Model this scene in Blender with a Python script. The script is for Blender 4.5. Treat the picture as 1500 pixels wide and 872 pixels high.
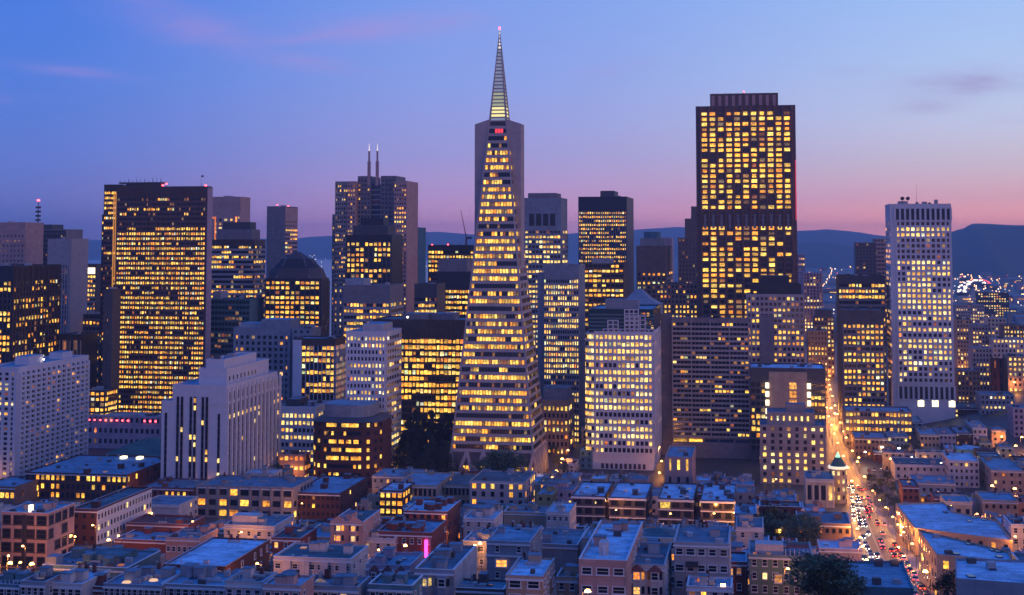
import bpy, math, random
from math import sin, cos, radians, pi
from mathutils import Vector, Matrix
random.seed(7)
for _o in list(bpy.data.objects):
    bpy.data.objects.remove(_o)
scene = bpy.context.scene
col = scene.collection

# ------------------------------------------------------------------ camera
F, CAMZ, PITCH = 2083.0, 135.0, radians(4.0)      # focal length in photo pixels, camera height, slight upward tilt
PX, PY = 750.0, 351.0 - 2083.0 * math.tan(radians(4.0))
SP, CP = sin(PITCH), cos(PITCH)
cam_data = bpy.data.cameras.new('camera')
cam_data.sensor_width = 36.0
cam_data.lens = F / 1500.0 * 36.0
cam_data.shift_y = -(436.0 - PY) / 1500.0
cam_data.clip_start, cam_data.clip_end = 1.0, 60000.0
cam = bpy.data.objects.new('camera', cam_data)
cam.location = (0, 0, CAMZ)
cam.rotation_euler = (radians(90) + PITCH, 0, 0)
col.objects.link(cam)
scene.camera = cam

# ------------------------------------------------------------------ sky
def lin(c):
    return tuple(((v / 255.0) / 12.92 if v / 255.0 <= 0.04045 else ((v / 255.0 + 0.055) / 1.055) ** 2.4) for v in c)

SUN_AZ, SUN_EL = radians(122), radians(3.0)        # afterglow in the west, to the right of the frame
world = bpy.data.worlds.new('World'); scene.world = world
world.use_nodes = True
nt = world.node_tree; nt.nodes.clear()
N, L = nt.nodes.new, nt.links.new
def math_node(tree, op, a=None, b=None, clamp=False):
    n = tree.nodes.new('ShaderNodeMath'); n.operation = op; n.use_clamp = clamp
    for i, v in enumerate((a, b)):
        if v is None: continue
        if isinstance(v, (int, float)): n.inputs[i].default_value = v
        else: tree.links.new(v, n.inputs[i])
    return n.outputs[0]
def smooth(tree, v, a, b):
    n = tree.nodes.new('ShaderNodeMapRange'); n.interpolation_type = 'SMOOTHSTEP'
    tree.links.new(v, n.inputs['Value'])
    n.inputs['From Min'].default_value = a; n.inputs['From Max'].default_value = b
    return n.outputs['Result']
def mixc(tree, f, a, b, mode='MIX'):
    n = tree.nodes.new('ShaderNodeMix'); n.data_type = 'RGBA'; n.blend_type = mode
    for sock, v in ((n.inputs[0], f), (n.inputs[6], a), (n.inputs[7], b)):
        if isinstance(v, (int, float)): sock.default_value = v
        elif isinstance(v, tuple): sock.default_value = (v + (1.0,))[:4]
        else: tree.links.new(v, sock)
    return n.outputs[2]
tc = N('ShaderNodeTexCoord')
sep = N('ShaderNodeSeparateXYZ'); L(tc.outputs['Generated'], sep.inputs[0])
zz = math_node(nt, 'MAXIMUM', sep.outputs['Z'], 0.0)
az = math_node(nt, 'ARCTAN2', sep.outputs['X'], sep.outputs['Y'])
def sky_ramp(stops):
    r = N('ShaderNodeValToRGB'); L(math_node(nt, 'POWER', zz, 0.5), r.inputs[0])
    cr = r.color_ramp
    while len(cr.elements) < len(stops): cr.elements.new(0.5)
    for e, (p, c) in zip(cr.elements, stops):
        e.position = p ** 0.5; e.color = lin(c) + (1,)
    return r.outputs[0]
Z1, Z0 = (30, 108, 226), (48, 116, 232)
east = sky_ramp([(0, (84, 100, 170)), (.012, (98, 112, 188)), (.03, (108, 122, 202)), (.058, (98, 126, 214)), (.11, (82, 126, 222)), (.167, (70, 120, 224)), (.45, Z0), (1, Z1)])
mid = sky_ramp([(0, (262, 172, 200)), (.010, (244, 170, 200)), (.03, (204, 164, 212)), (.058, (168, 162, 222)), (.11, (144, 164, 234)), (.167, (130, 160, 236)), (.45, Z0), (1, Z1)])
west = sky_ramp([(0, (350, 212, 150)), (.010, (318, 200, 164)), (.028, (246, 184, 190)), (.05, (218, 198, 212)), (.08, (202, 208, 236)), (.12, (182, 204, 244)), (.167, (164, 196, 246)), (.45, (80, 132, 236)), (1, Z1)])
glow = sky_ramp([(0, (255, 158, 100)), (.03, (255, 172, 122)), (.08, (235, 175, 160)), (.17, (205, 170, 190)), (.35, (150, 155, 215)), (.6, (90, 128, 232)), (1, Z1)])
c = mixc(nt, smooth(nt, az, radians(-21), radians(1)), east, mid)
c = mixc(nt, smooth(nt, az, radians(-3), radians(22)), c, west)
gd = math_node(nt, 'ARCCOSINE', math_node(nt, 'COSINE', math_node(nt, 'SUBTRACT', az, radians(122))))      # angle from the sunset point
c = mixc(nt, smooth(nt, az, radians(100), radians(178)), c, east)
c = mixc(nt, smooth(nt, gd, radians(99), radians(42)), c, glow)
# thin wispy clouds, stretched along the horizon, over the whole sky
cmb = N('ShaderNodeCombineXYZ')
L(math_node(nt, 'MULTIPLY', az, 4.2), cmb.inputs[0]); L(math_node(nt, 'MULTIPLY', zz, 26.0), cmb.inputs[1]); cmb.inputs[2].default_value = 3.35
nz = N('ShaderNodeTexNoise'); nz.inputs['Scale'].default_value = 1.15; nz.inputs['Detail'].default_value = 7; nz.inputs['Roughness'].default_value = .62; nz.inputs['Distortion'].default_value = .5
L(cmb.outputs[0], nz.inputs['Vector'])
cf = math_node(nt, 'MULTIPLY', math_node(nt, 'MULTIPLY', smooth(nt, nz.outputs['Fac'], .56, .80), smooth(nt, zz, .05, .10)), .45)
tex = math_node(nt, 'ADD', .25, math_node(nt, 'MULTIPLY', smooth(nt, nz.outputs['Fac'], .38, .62), .75))
for (bx_, by_, sa, sz, tilt, amp) in ((560, 40, .055, .010, .06, .5), (250, 38, .050, .011, -.22, .7), (470, 98, .035, .006, -.10, .65), (80, 112, .040, .004, -.10, .5), (1425, 132, .040, .009, .02, .95), (1350, 166, .022, .005, 0, .5), (915, 98, .030, .006, .1, .4), (1250, 110, .02, .004, 0, .3), (-260, 60, .07, .012, .1, .6), (1800, 60, .07, .012, .1, .6)):
    a0 = math.atan((bx_ - 750) / F); z0 = sin(math.atan((351 - by_) / F))
    da = math_node(nt, 'SUBTRACT', az, a0); dz_ = math_node(nt, 'SUBTRACT', math_node(nt, 'SUBTRACT', zz, z0), math_node(nt, 'MULTIPLY', da, tilt))
    e_ = math_node(nt, 'ADD', math_node(nt, 'POWER', math_node(nt, 'DIVIDE', da, sa), 2.0), math_node(nt, 'POWER', math_node(nt, 'DIVIDE', dz_, sz), 2.0))
    g_ = math_node(nt, 'MULTIPLY', math_node(nt, 'EXPONENT', math_node(nt, 'MULTIPLY', e_, -1.0)), amp)
    cf = math_node(nt, 'ADD', cf, math_node(nt, 'MULTIPLY', g_, tex), True)
cc = mixc(nt, smooth(nt, az, radians(0), radians(16)), lin((176, 146, 214)), lin((156, 138, 190)))
c = mixc(nt, math_node(nt, 'MULTIPLY', cf, .75), c, cc)
bg = N('ShaderNodeBackground'); L(c, bg.inputs[0]); bg.inputs[1].default_value = 1.0
nish = N('ShaderNodeTexSky'); nish.sky_type = 'NISHITA'; nish.sun_disc = False
nish.sun_elevation = radians(1.0); nish.sun_rotation = SUN_AZ; nish.dust_density = 2.0; nish.ozone_density = 4.0
bg2 = N('ShaderNodeBackground'); L(nish.outputs[0], bg2.inputs[0]); bg2.inputs[1].default_value = 0.05
addb = N('ShaderNodeAddShader'); L(bg.outputs[0], addb.inputs[0]); L(bg2.outputs[0], addb.inputs[1])
wo = N('ShaderNodeOutputWorld'); L(addb.outputs[0], wo.inputs[0])

# ------------------------------------------------------------------ afterglow sun (already down: weak, wide)
sd = bpy.data.lights.new('afterglow_sun', 'SUN'); sd.energy = 0.3; sd.angle = radians(40); sd.color = (1.0, .60, .48)
so = bpy.data.objects.new('afterglow_sun', sd); col.objects.link(so)
to_sun = Vector((sin(SUN_AZ) * cos(radians(9)), cos(SUN_AZ) * cos(radians(9)), sin(radians(9))))
so.rotation_euler = to_sun.to_track_quat('Z', 'Y').to_euler()

scene.view_settings.view_transform = 'Standard'; scene.view_settings.look = 'None'
scene.view_settings.exposure = 0.0; scene.view_settings.gamma = 1.0
scene.view_settings.use_curve_mapping = False
scene.cycles.max_bounces = 5; scene.cycles.diffuse_bounces = 2; scene.cycles.glossy_bounces = 2
scene.cycles.sample_clamp_indirect = 3.0; scene.cycles.sample_clamp_direct = 0.0
scene.cycles.caustics_reflective = False; scene.cycles.caustics_refractive = False
# ------------------------------------------------------------------ pixel <-> place helpers
TH = radians(9.8); CT, ST = cos(TH), sin(TH)       # the street grid is turned 9.8 degrees from the view axis
def ray(px, py):
    cx, cz = (px - PX) / F, (PY - py) / F
    y = CP - SP * cz; z = SP + CP * cz
    return cx / y, z / y
def at(px, py, d):
    rx, rz = ray(px, py)
    return Vector((rx * d, d, CAMZ + rz * d))
def proj(p):
    yy = p[1] * CP + (p[2] - CAMZ) * SP; z = -p[1] * SP + (p[2] - CAMZ) * CP
    return PX + F * p[0] / yy, PY - F * z / yy
def sstep(t):
    t = max(0.0, min(1.0, t)); return t * t * (3 - 2 * t)
def gz(x, y):
    t = max(0.0, min(1.35, (780.0 - y) / 450.0))
    z = 50.0 * t ** 1.4
    z += 25.0 * sstep((x - (217 + .173 * (y - 970)) - 30) / 150.0) * sstep((y - 820) / 220.0) * (1 - sstep((y - 1700) / 900.0))
    return z
def ground(px, py, h=0.0, lo=300.0, hi=9000.0):
    "where the ray through a pixel meets the ground raised by h"
    rx, rz = ray(px, py); d = lo; step = 4.0
    while d < hi:
        if CAMZ + rz * d <= gz(rx * d, d) + h: break
        d += step
    a, b = d - step, d
    for _ in range(30):
        m = (a + b) / 2
        if CAMZ + rz * m <= gz(rx * m, m) + h: b = m
        else: a = m
    return Vector((rx * b, b, CAMZ + rz * b - h))

# ------------------------------------------------------------------ mesh helpers
class MB:
    def __init__(s): s.v = []; s.f = []; s.m = []; s.r = []
    def poly(s, pts, faces, mi=0, rnd=0.0):
        b = len(s.v); s.v += [tuple(p) for p in pts]
        for f in faces: s.f.append(tuple(b + i for i in f)); s.m.append(mi); s.r.append(rnd)
    def box(s, x0, x1, y0, y1, z0, z1, mi=0, rnd=0.0):
        s.poly([(x0, y0, z0), (x1, y0, z0), (x1, y1, z0), (x0, y1, z0), (x0, y0, z1), (x1, y0, z1), (x1, y1, z1), (x0, y1, z1)],
               [(0, 1, 5, 4), (1, 2, 6, 5), (2, 3, 7, 6), (3, 0, 4, 7), (4, 5, 6, 7), (3, 2, 1, 0)], mi, rnd)
    def prism(s, pts, z0, z1, mi=0, top=None):
        n = len(pts); q = top or pts
        s.poly([(p[0], p[1], z0) for p in pts] + [(p[0], p[1], z1) for p in q],
               [(i, (i + 1) % n, n + (i + 1) % n, n + i) for i in range(n)] + [tuple(range(n, 2 * n)), tuple(range(n - 1, -1, -1))], mi)
    def tube(s, p, q, r0, r1, n=6, mi=0):
        p, q = Vector(p), Vector(q); d = (q - p).normalized()
        a = d.orthogonal().normalized(); b = d.cross(a)
        pts = [p + (a * cos(2 * pi * i / n) + b * sin(2 * pi * i / n)) * r0 for i in range(n)] + [q + (a * cos(2 * pi * i / n) + b * sin(2 * pi * i / n)) * r1 for i in range(n)]
        s.poly(pts, [(i, (i + 1) % n, n + (i + 1) % n, n + i) for i in range(n)] + [tuple(range(n, 2 * n)), tuple(range(n - 1, -1, -1))], mi)
    def mesh(s, name, mats):
        me = bpy.data.meshes.new(name); me.from_pydata(s.v, [], s.f); 
        for m in (mats if isinstance(mats, (list, tuple)) else [mats]): me.materials.append(m)
        if any(s.m): me.polygons.foreach_set('material_index', s.m)
        me.update(); return me
def put(name, mesh, parent=None, loc=(0, 0, 0), rz=0.0, scale=(1, 1, 1)):
    o = bpy.data.objects.new(name, mesh); col.objects.link(o)
    o.location = loc
    if rz: o.rotation_euler = (0, 0, rz)
    if scale != (1, 1, 1): o.scale = scale
    if parent: o.parent = parent
    return o
def tag(o, label, cat, group=None):
    o['label'] = label; o['category'] = cat
    if group: o['group'] = group
    return o
def thing(name, label, cat, loc, rz=0.0, group=None):
    o = put(name, None, None, loc, rz); o.empty_display_size = 1.0
    return tag(o, label, cat, group)
_ub = {}
def ubox(mat):
    "unit cube centred at the origin, shared by every piece of that material"
    if mat.name not in _ub:
        b = MB(); b.box(-.5, .5, -.5, .5, -.5, .5); _ub[mat.name] = b.mesh('block_' + mat.name, mat)
    return _ub[mat.name]
def bx(name, mat, parent, x0, x1, y0, y1, z0, z1):
    return put(name, ubox(mat), parent, ((x0 + x1) / 2, (y0 + y1) / 2, (z0 + z1) / 2), 0, (abs(x1 - x0), abs(y1 - y0), abs(z1 - z0)))
_up = {}
def upane(mat):
    "unit pane facing -y, its front face carries a 0..1 uv"
    if mat.name not in _up:
        b = MB(); b.box(-.5, .5, -.5, .5, -.5, .5); me = b.mesh('pane_' + mat.name, mat)
        pane_uv(me); _up[mat.name] = me
    return _up[mat.name]
def pane_uv(me):
    uv = me.uv_layers.new(name='UVMap'); n = len(me.polygons)
    data = []
    for i in range(n):
        data += [0, 0, 1, 0, 1, 1, 0, 1] if i % 6 == 0 else [.5] * 8
    uv.data.foreach_set('uv', data)
_uf = {}
def uframe(mat, bw=.09):
    "unit window frame with a cross bar, a little proud of the pane"
    if mat.name not in _uf:
        b = MB()
        b.box(-.56, -.46, -1.5, .5, -.56, .56); b.box(.46, .56, -1.5, .5, -.56, .56)
        b.box(-.46, .46, -1.45, .5, -.56, -.46); b.box(-.46, .46, -1.45, .5, .46, .56)
        b.box(-.46, .46, -1.0, .5, -.03, .03); b.box(-.64, .64, -2.6, .5, -.64, -.562)
        _uf[mat.name] = b.mesh('frame_' + mat.name, mat)
    return _uf[mat.name]

# ------------------------------------------------------------------ materials
def new_mat(name):
    m = bpy.data.materials.new(name); m.use_nodes = True
    t = m.node_tree; return m, t, t.nodes['Principled BSDF']
def wall(name, colr, rough=.85, var=.22, sc=.22, streak=True, spec=.3):
    m, t, p = new_mat(name)
    g = t.nodes.new('ShaderNodeNewGeometry')
    mp = t.nodes.new('ShaderNodeMapping'); mp.inputs['Scale'].default_value = (1, 1, .18 if streak else 1)
    t.links.new(g.outputs['Position'], mp.inputs['Vector'])
    n1 = t.nodes.new('ShaderNodeTexNoise'); n1.inputs['Scale'].default_value = sc; n1.inputs['Detail'].default_value = 6; n1.inputs['Roughness'].default_value = .65
    t.links.new(mp.outputs[0], n1.inputs['Vector'])
    n2 = t.nodes.new('ShaderNodeTexNoise'); n2.inputs['Scale'].default_value = .05; n2.inputs['Detail'].default_value = 2
    t.links.new(g.outputs['Position'], n2.inputs['Vector'])
    f = math_node(t, 'ADD', math_node(t, 'MULTIPLY', n1.outputs['Fac'], var * 2.4), math_node(t, 'MULTIPLY', n2.outputs['Fac'], var * 1.2))
    f = math_node(t, 'ADD', f, 1 - var * 1.8)
    if streak:                                           # cladding panels: faint joints, each panel a slightly different tone
        sx = t.nodes.new('ShaderNodeSeparateXYZ'); t.links.new(g.outputs['Position'], sx.inputs[0]); cb = t.nodes.new('ShaderNodeCombineXYZ')
        t.links.new(math_node(t, 'ADD', math_node(t, 'MULTIPLY', sx.outputs[0], CT + ST), math_node(t, 'MULTIPLY', sx.outputs[1], CT - ST)), cb.inputs[0]); t.links.new(sx.outputs[2], cb.inputs[1])
        bk = t.nodes.new('ShaderNodeTexBrick'); t.links.new(cb.outputs[0], bk.inputs['Vector']); bk.inputs['Scale'].default_value = 1.0; bk.inputs['Brick Width'].default_value = 3.1; bk.inputs['Row Height'].default_value = 1.85
        bk.inputs['Mortar Size'].default_value = .05; k_ = min(1, var / .22); bk.inputs['Color1'].default_value = (1 - .12 * k_,) * 3 + (1,); bk.inputs['Color2'].default_value = (1 + .09 * k_,) * 3 + (1,); bk.inputs['Mortar'].default_value = (1 - .22 * k_,) * 3 + (1,); bk.offset = 0
        f = math_node(t, 'MULTIPLY', f, bk.outputs['Color'])
    v = t.nodes.new('ShaderNodeVectorMath'); v.operation = 'SCALE'; v.inputs[0].default_value = colr
    t.links.new(f, v.inputs['Scale']); t.links.new(v.outputs[0], p.inputs['Base Color'])
    p.inputs['Roughness'].default_value = rough; p.inputs['Specular IOR Level'].default_value = spec
    return m
def roofm(name, colr, patch=(.5, .5, .5), sc=.16):
    m, t, p = new_mat(name)
    g = t.nodes.new('ShaderNodeNewGeometry')
    n1 = t.nodes.new('ShaderNodeTexNoise'); n1.inputs['Scale'].default_value = sc; n1.inputs['Detail'].default_value = 8; n1.inputs['Roughness'].default_value = .7
    vo = t.nodes.new('ShaderNodeTexVoronoi'); vo.inputs['Scale'].default_value = .11; vo.feature = 'F1'
    n3 = t.nodes.new('ShaderNodeTexNoise'); n3.inputs['Scale'].default_value = 1.6; n3.inputs['Detail'].default_value = 4
    for n in (n1, vo, n3): t.links.new(g.outputs['Position'], n.inputs['Vector'])
    sepc = t.nodes.new('ShaderNodeSeparateColor'); t.links.new(vo.outputs['Color'], sepc.inputs[0])
    f = math_node(t, 'ADD', math_node(t, 'MULTIPLY', n1.outputs['Fac'], 1.7), math_node(t, 'MULTIPLY', sepc.outputs[0], .3))
    f = math_node(t, 'ADD', f, math_node(t, 'MULTIPLY', n3.outputs['Fac'], .35))
    f = math_node(t, 'ADD', f, -.34)
    bk = t.nodes.new('ShaderNodeTexBrick'); mp = t.nodes.new('ShaderNodeMapping'); mp.inputs['Rotation'].default_value = (0, 0, TH); t.links.new(g.outputs['Position'], mp.inputs[0]); t.links.new(mp.outputs[0], bk.inputs['Vector'])
    bk.inputs['Scale'].default_value = 1.0; bk.inputs['Brick Width'].default_value = 7.5; bk.inputs['Row Height'].default_value = 1.35; bk.inputs['Mortar Size'].default_value = .07
    bk.inputs['Color1'].default_value = (.80, .80, .80, 1); bk.inputs['Color2'].default_value = (1.15, 1.15, 1.15, 1); bk.inputs['Mortar'].default_value = (.55, .55, .55, 1)
    f = math_node(t, 'MULTIPLY', f, bk.outputs['Color'])
    v = t.nodes.new('ShaderNodeVectorMath'); v.operation = 'SCALE'; v.inputs[0].default_value = colr
    t.links.new(f, v.inputs['Scale'])
    c = mixc(t, smooth(t, n1.outputs['Fac'], .55, .64), v.outputs[0], tuple(a * b for a, b in zip(colr, patch)))
    t.links.new(c, p.inputs['Base Color']); p.inputs['Roughness'].default_value = .8
    return m
def glass(name, colr=(.012, .016, .03), rough=.12):
    m, t, p = new_mat(name)
    p.inputs['Base Color'].default_value = colr + (1,); p.inputs['Roughness'].default_value = rough
    p.inputs['Specular IOR Level'].default_value = .5
    return m
def lit(name, lo, midc, hi, strength=1.3):
    "lit room behind a window: ceiling lights, half-drawn blinds, a different room each time"
    m, t, p = new_mat(name)
    oi = t.nodes.new('ShaderNodeObjectInfo'); at_ = t.nodes.new('ShaderNodeAttribute'); at_.attribute_name = 'rnd'
    r = math_node(t, 'FRACT', math_node(t, 'ADD', math_node(t, 'MULTIPLY', oi.outputs['Random'], 7.31), at_.outputs['Fac']))
    wn = t.nodes.new('ShaderNodeTexWhiteNoise'); wn.noise_dimensions = '1D'
    t.links.new(math_node(t, 'MULTIPLY', r, 917.3), wn.inputs['W'])
    sc_ = t.nodes.new('ShaderNodeSeparateColor'); t.links.new(wn.outputs['Color'], sc_.inputs[0])
    r1, r2, r3 = sc_.outputs
    uv = t.nodes.new('ShaderNodeUVMap'); sx = t.nodes.new('ShaderNodeSeparateXYZ'); t.links.new(uv.outputs[0], sx.inputs[0])
    cb = t.nodes.new('ShaderNodeCombineXYZ')
    t.links.new(math_node(t, 'ADD', math_node(t, 'MULTIPLY', sx.outputs[0], 2.2), math_node(t, 'MULTIPLY', r1, 61.0)), cb.inputs[0])
    t.links.new(math_node(t, 'MULTIPLY', sx.outputs[1], 1.8), cb.inputs[1]); t.links.new(math_node(t, 'MULTIPLY', r2, 47.0), cb.inputs[2])
    n = t.nodes.new('ShaderNodeTexNoise'); n.inputs['Scale'].default_value = 1.4; n.inputs['Detail'].default_value = 3; t.links.new(cb.outputs[0], n.inputs['Vector'])
    inner = smooth(t, n.outputs['Fac'], .30, .68)                                  # furniture, walls, lamps
    blind = smooth(t, math_node(t, 'SUBTRACT', sx.outputs[1], math_node(t, 'SUBTRACT', 1.25, math_node(t, 'MULTIPLY', r3, .85))), -.03, .03)
    b = math_node(t, 'ADD', math_node(t, 'MULTIPLY', inner, .95), .36)
    b = math_node(t, 'MULTIPLY', b, math_node(t, 'SUBTRACT', 1.0, math_node(t, 'MULTIPLY', blind, .45)))
    b = math_node(t, 'MULTIPLY', b, math_node(t, 'ADD', .42, math_node(t, 'MULTIPLY', r2, 1.05)))
    c = mixc(t, smooth(t, r1, 0.0, .55), lo, midc); c = mixc(t, smooth(t, r1, .5, 1.0), c, hi)
    t.links.new(c, p.inputs['Emission Color']); t.links.new(math_node(t, 'MULTIPLY', b, strength), p.inputs['Emission Strength'])
    p.inputs['Base Color'].default_value = (.02, .02, .03, 1); p.inputs['Roughness'].default_value = .15
    m.cycles.emission_sampling = 'NONE'
    return m
def emit(name, colr, strength, sampling='NONE'):
    m, t, p = new_mat(name)
    p.inputs['Base Color'].default_value = tuple(min(.8, c) for c in colr) + (1,)
    p.inputs['Emission Color'].default_value = colr + (1,); p.inputs['Emission Strength'].default_value = strength
    m.cycles.emission_sampling = sampling
    return m
M = {}
M['conc'] = wall('pale_concrete', (.38, .33, .33)); M['white'] = wall('white_precast', (.60, .58, .61), var=.08)
M['lilac'] = wall('quartz_concrete', (.41, .345, .34), var=.14); M['beige'] = wall('beige_stone', (.44, .31, .22)); M['grey'] = wall('grey_concrete', (.22, .19, .20))
M['dgrey'] = wall('dark_grey_metal', (.085, .075, .08), rough=.6); M['dark'] = wall('near_black_steel', (.034, .030, .038), rough=.5, var=.1)
M['bronze'] = wall('bronze_metal', (.085, .050, .042), rough=.5); M['granite'] = wall('brown_granite', (.14, .070, .058), rough=.5)
M['brick'] = wall('red_brick', (.21, .062, .05)); M['dbrick'] = wall('dark_brick', (.10, .038, .034)); M['brown'] = wall('brown_masonry', (.22, .14, .11))
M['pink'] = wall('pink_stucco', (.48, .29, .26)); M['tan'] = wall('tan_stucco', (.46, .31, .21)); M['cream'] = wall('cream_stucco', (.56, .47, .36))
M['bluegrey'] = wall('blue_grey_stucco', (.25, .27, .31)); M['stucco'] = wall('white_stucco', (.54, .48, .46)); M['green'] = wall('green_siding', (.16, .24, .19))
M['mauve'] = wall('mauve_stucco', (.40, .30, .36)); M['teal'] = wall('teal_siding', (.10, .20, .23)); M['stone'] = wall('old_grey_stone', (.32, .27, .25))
M['ochre'] = wall('ochre_stucco', (.45, .30, .12))
M['r_pale'] = roofm('pale_membrane_sky_tint', (.46, .72, .88)); M['r_blue'] = roofm('gravel_roof_sky_tint', (.19, .38, .50)); M['r_teal'] = roofm('tar_roof_sky_tint', (.06, .14, .165), (1.5, 1.4, 1.3))  # grey roofs tinted blue: the sky light is put into their colour
M['r_mid'] = roofm('worn_roof_sky_tint', (.17, .25, .31)); M['r_red'] = roofm('red_tile_roof', (.22, .06, .05)); M['r_green'] = roofm('green_copper_roof', (.05, .17, .15))  # worn grey roof carries the blue sky light in its colour too
M['glass'] = glass('dark_window_glass'); M['bglass'] = glass('blue_curtain_glass', (.02, .05, .10), .08); M['tglass'] = glass('teal_curtain_glass', (.015, .05, .06), .1)
M['trim'] = wall('white_trim_paint', (.66, .64, .64), var=.08); M['dtrim'] = wall('dark_trim_paint', (.05, .05, .06), var=.08); M['metal'] = wall('galvanised_metal', (.35, .37, .40), rough=.5)
M['asphalt'] = wall('asphalt', (.045, .044, .046), sc=.4, streak=False, rough=.55, spec=.5); M['walk'] = wall('pavement_concrete', (.22, .21, .21), streak=False)
A_, Y_, W_ = (1.0, .32, .024), (1.0, .50, .055), (1.0, .76, .36)
M['office'] = lit('lit_office', A_, Y_, (1.0, .64, .115), 1.85); M['white_l'] = lit('lit_pale_office', (1.0, .46, .07), (1.0, .61, .14), (1.0, .76, .30), 1.85)
M['amber'] = lit('lit_amber_room', (1.0, .22, .03), (1.0, .40, .06), (1.0, .60, .2), 1.6); M['dim'] = lit('dimly_lit_room', (.9, .22, .06), (.9, .40, .12), (.7, .5, .25), .38)
M['cool'] = lit('fluorescent_room', (.72, .80, .34), (.95, .95, .55), (1.0, .93, .72), 1.3)
M['lamp'] = emit('sodium_lamp', (1.0, .48, .12), 14.0); M['lampw'] = emit('white_lamp', (1.0, .86, .66), 12.0); M['redl'] = emit('red_beacon', (1.0, .06, .08), 10.0)
M['redp'] = emit('red_lit_panel', (1.0, .05, .07), 1.3); M['neon'] = emit('magenta_neon', (1.0, .03, .35), 6.0); M['sign'] = emit('backlit_sign', (1.0, .84, .5), 2.5); M['head'] = emit('headlamp', (1.0, .84, .60), 8.0); M['tail'] = emit('tail_lamp', (1.0, .05, .03), 5.0)
M['paint'] = wall('road_paint', (.6, .58, .52), var=.2, streak=False); M['bark'] = wall('bark', (.06, .045, .035)); M['hills'] = wall('hill_scrub', (.09, .105, .08), sc=.004, streak=False)
# ------------------------------------------------------------------ ground, water, hills, road
def axis(lo, hi, step, far_lo, far_hi):
    a = []; v = lo
    while v <= hi: a.append(v); v += step
    s, v = step, hi
    while v < far_hi: s *= 1.35; v += s; a.append(v)
    s, v, b = step, lo, []
    while v > far_lo: s *= 1.35; v -= s; b.append(v)
    return b[::-1] + a
xs, ys = axis(-440, 560, 10, -12500, 12500), axis(180, 1900, 9, -600, 13000)
b = MB(); nx = len(xs)
b.v = [(x, y, gz(x, y)) for y in ys for x in xs]
b.f = [(j * nx + i, j * nx + i + 1, (j + 1) * nx + i + 1, (j + 1) * nx + i) for j in range(len(ys) - 1) for i in range(nx - 1)]
b.m = [0] * len(b.f)
g = put('ground', b.mesh('ground', M['asphalt'])); g['kind'] = 'structure'
for p in g.data.polygons: p.use_smooth = True
m, t, p = new_mat('bay_water'); p.inputs['Base Color'].default_value = (.012, .022, .04, 1); p.inputs['Roughness'].default_value = .18
tn = t.nodes.new('ShaderNodeTexNoise'); tn.inputs['Scale'].default_value = .02; bp = t.nodes.new('ShaderNodeBump'); bp.inputs['Distance'].default_value = 4
gg = t.nodes.new('ShaderNodeNewGeometry'); t.links.new(gg.outputs['Position'], tn.inputs['Vector']); t.links.new(tn.outputs['Fac'], bp.inputs['Height']); t.links.new(bp.outputs[0], p.inputs['Normal'])
b = MB(); b.box(-9000, -60, 1950, 9500, -.2, .35)
w = put('bay_water', b.mesh('bay_water', m)); w['kind'] = 'structure'

def hills(pts, d, thick, seed, name='hills'):
    "ridge whose crest runs through the given skyline pixels at distance d"
    rnd = random.Random(seed); b = MB(); cols = 90; rows = 13
    x0, x1 = pts[0][0], pts[-1][0]
    def crest(px):
        for (a, ya), (c, yc) in zip(pts, pts[1:]):
            if a <= px <= c: return ya + (yc - ya) * sstep((px - a) / (c - a))
        return pts[-1][1]
    ph = [rnd.uniform(0, 6) for _ in range(6)]
    for j in range(rows):
        q = j / (rows - 1) * 2 - 1
        for i in range(cols):
            px = x0 + (x1 - x0) * i / (cols - 1)
            P = at(px, crest(px), d)
            wob = sum(sin(px * .021 * (k + 1) + ph[k] + q * 4) / (k + 1) for k in range(5))
            h = max(P.z, 3) * (1 - abs(q) ** 1.5) * (1 + .03 * wob) - 6 * abs(q)
            b.v.append((P.x * (1 + q * thick / d), d + q * thick + 60 * wob, h))
    b.f = [(j * cols + i, j * cols + i + 1, (j + 1) * cols + i + 1, (j + 1) * cols + i) for j in range(rows - 1) for i in range(cols - 1)]; b.m = [0] * len(b.f)
    o = put(name, b.mesh(name, M['hills'])); o['kind'] = 'structure'
    for p in o.data.polygons: p.use_smooth = True
hills([(-900, 352), (-300, 351), (0, 350), (130, 351), (420, 350), (470, 345), (560, 342), (640, 340), (700, 344), (820, 343), (900, 338), (1000, 333), (1090, 338), (1180, 348)], 13500, 2500, 3)
hills([(1010, 362), (1100, 345), (1170, 338), (1205, 334), (1240, 338), (1300, 346), (1390, 348), (1500, 346), (1800, 340), (2600, 352)], 11000, 1800, 5)
hills([(1080, 372), (1165, 356), (1220, 356), (1260, 364), (1330, 372), (1420, 366), (1560, 362), (1750, 370)], 7600, 900, 9)
hills([(1330, 372), (1380, 344), (1410, 337), (1440, 331), (1500, 330), (1580, 327), (1700, 335), (1950, 352)], 6100, 900, 12)

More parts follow.
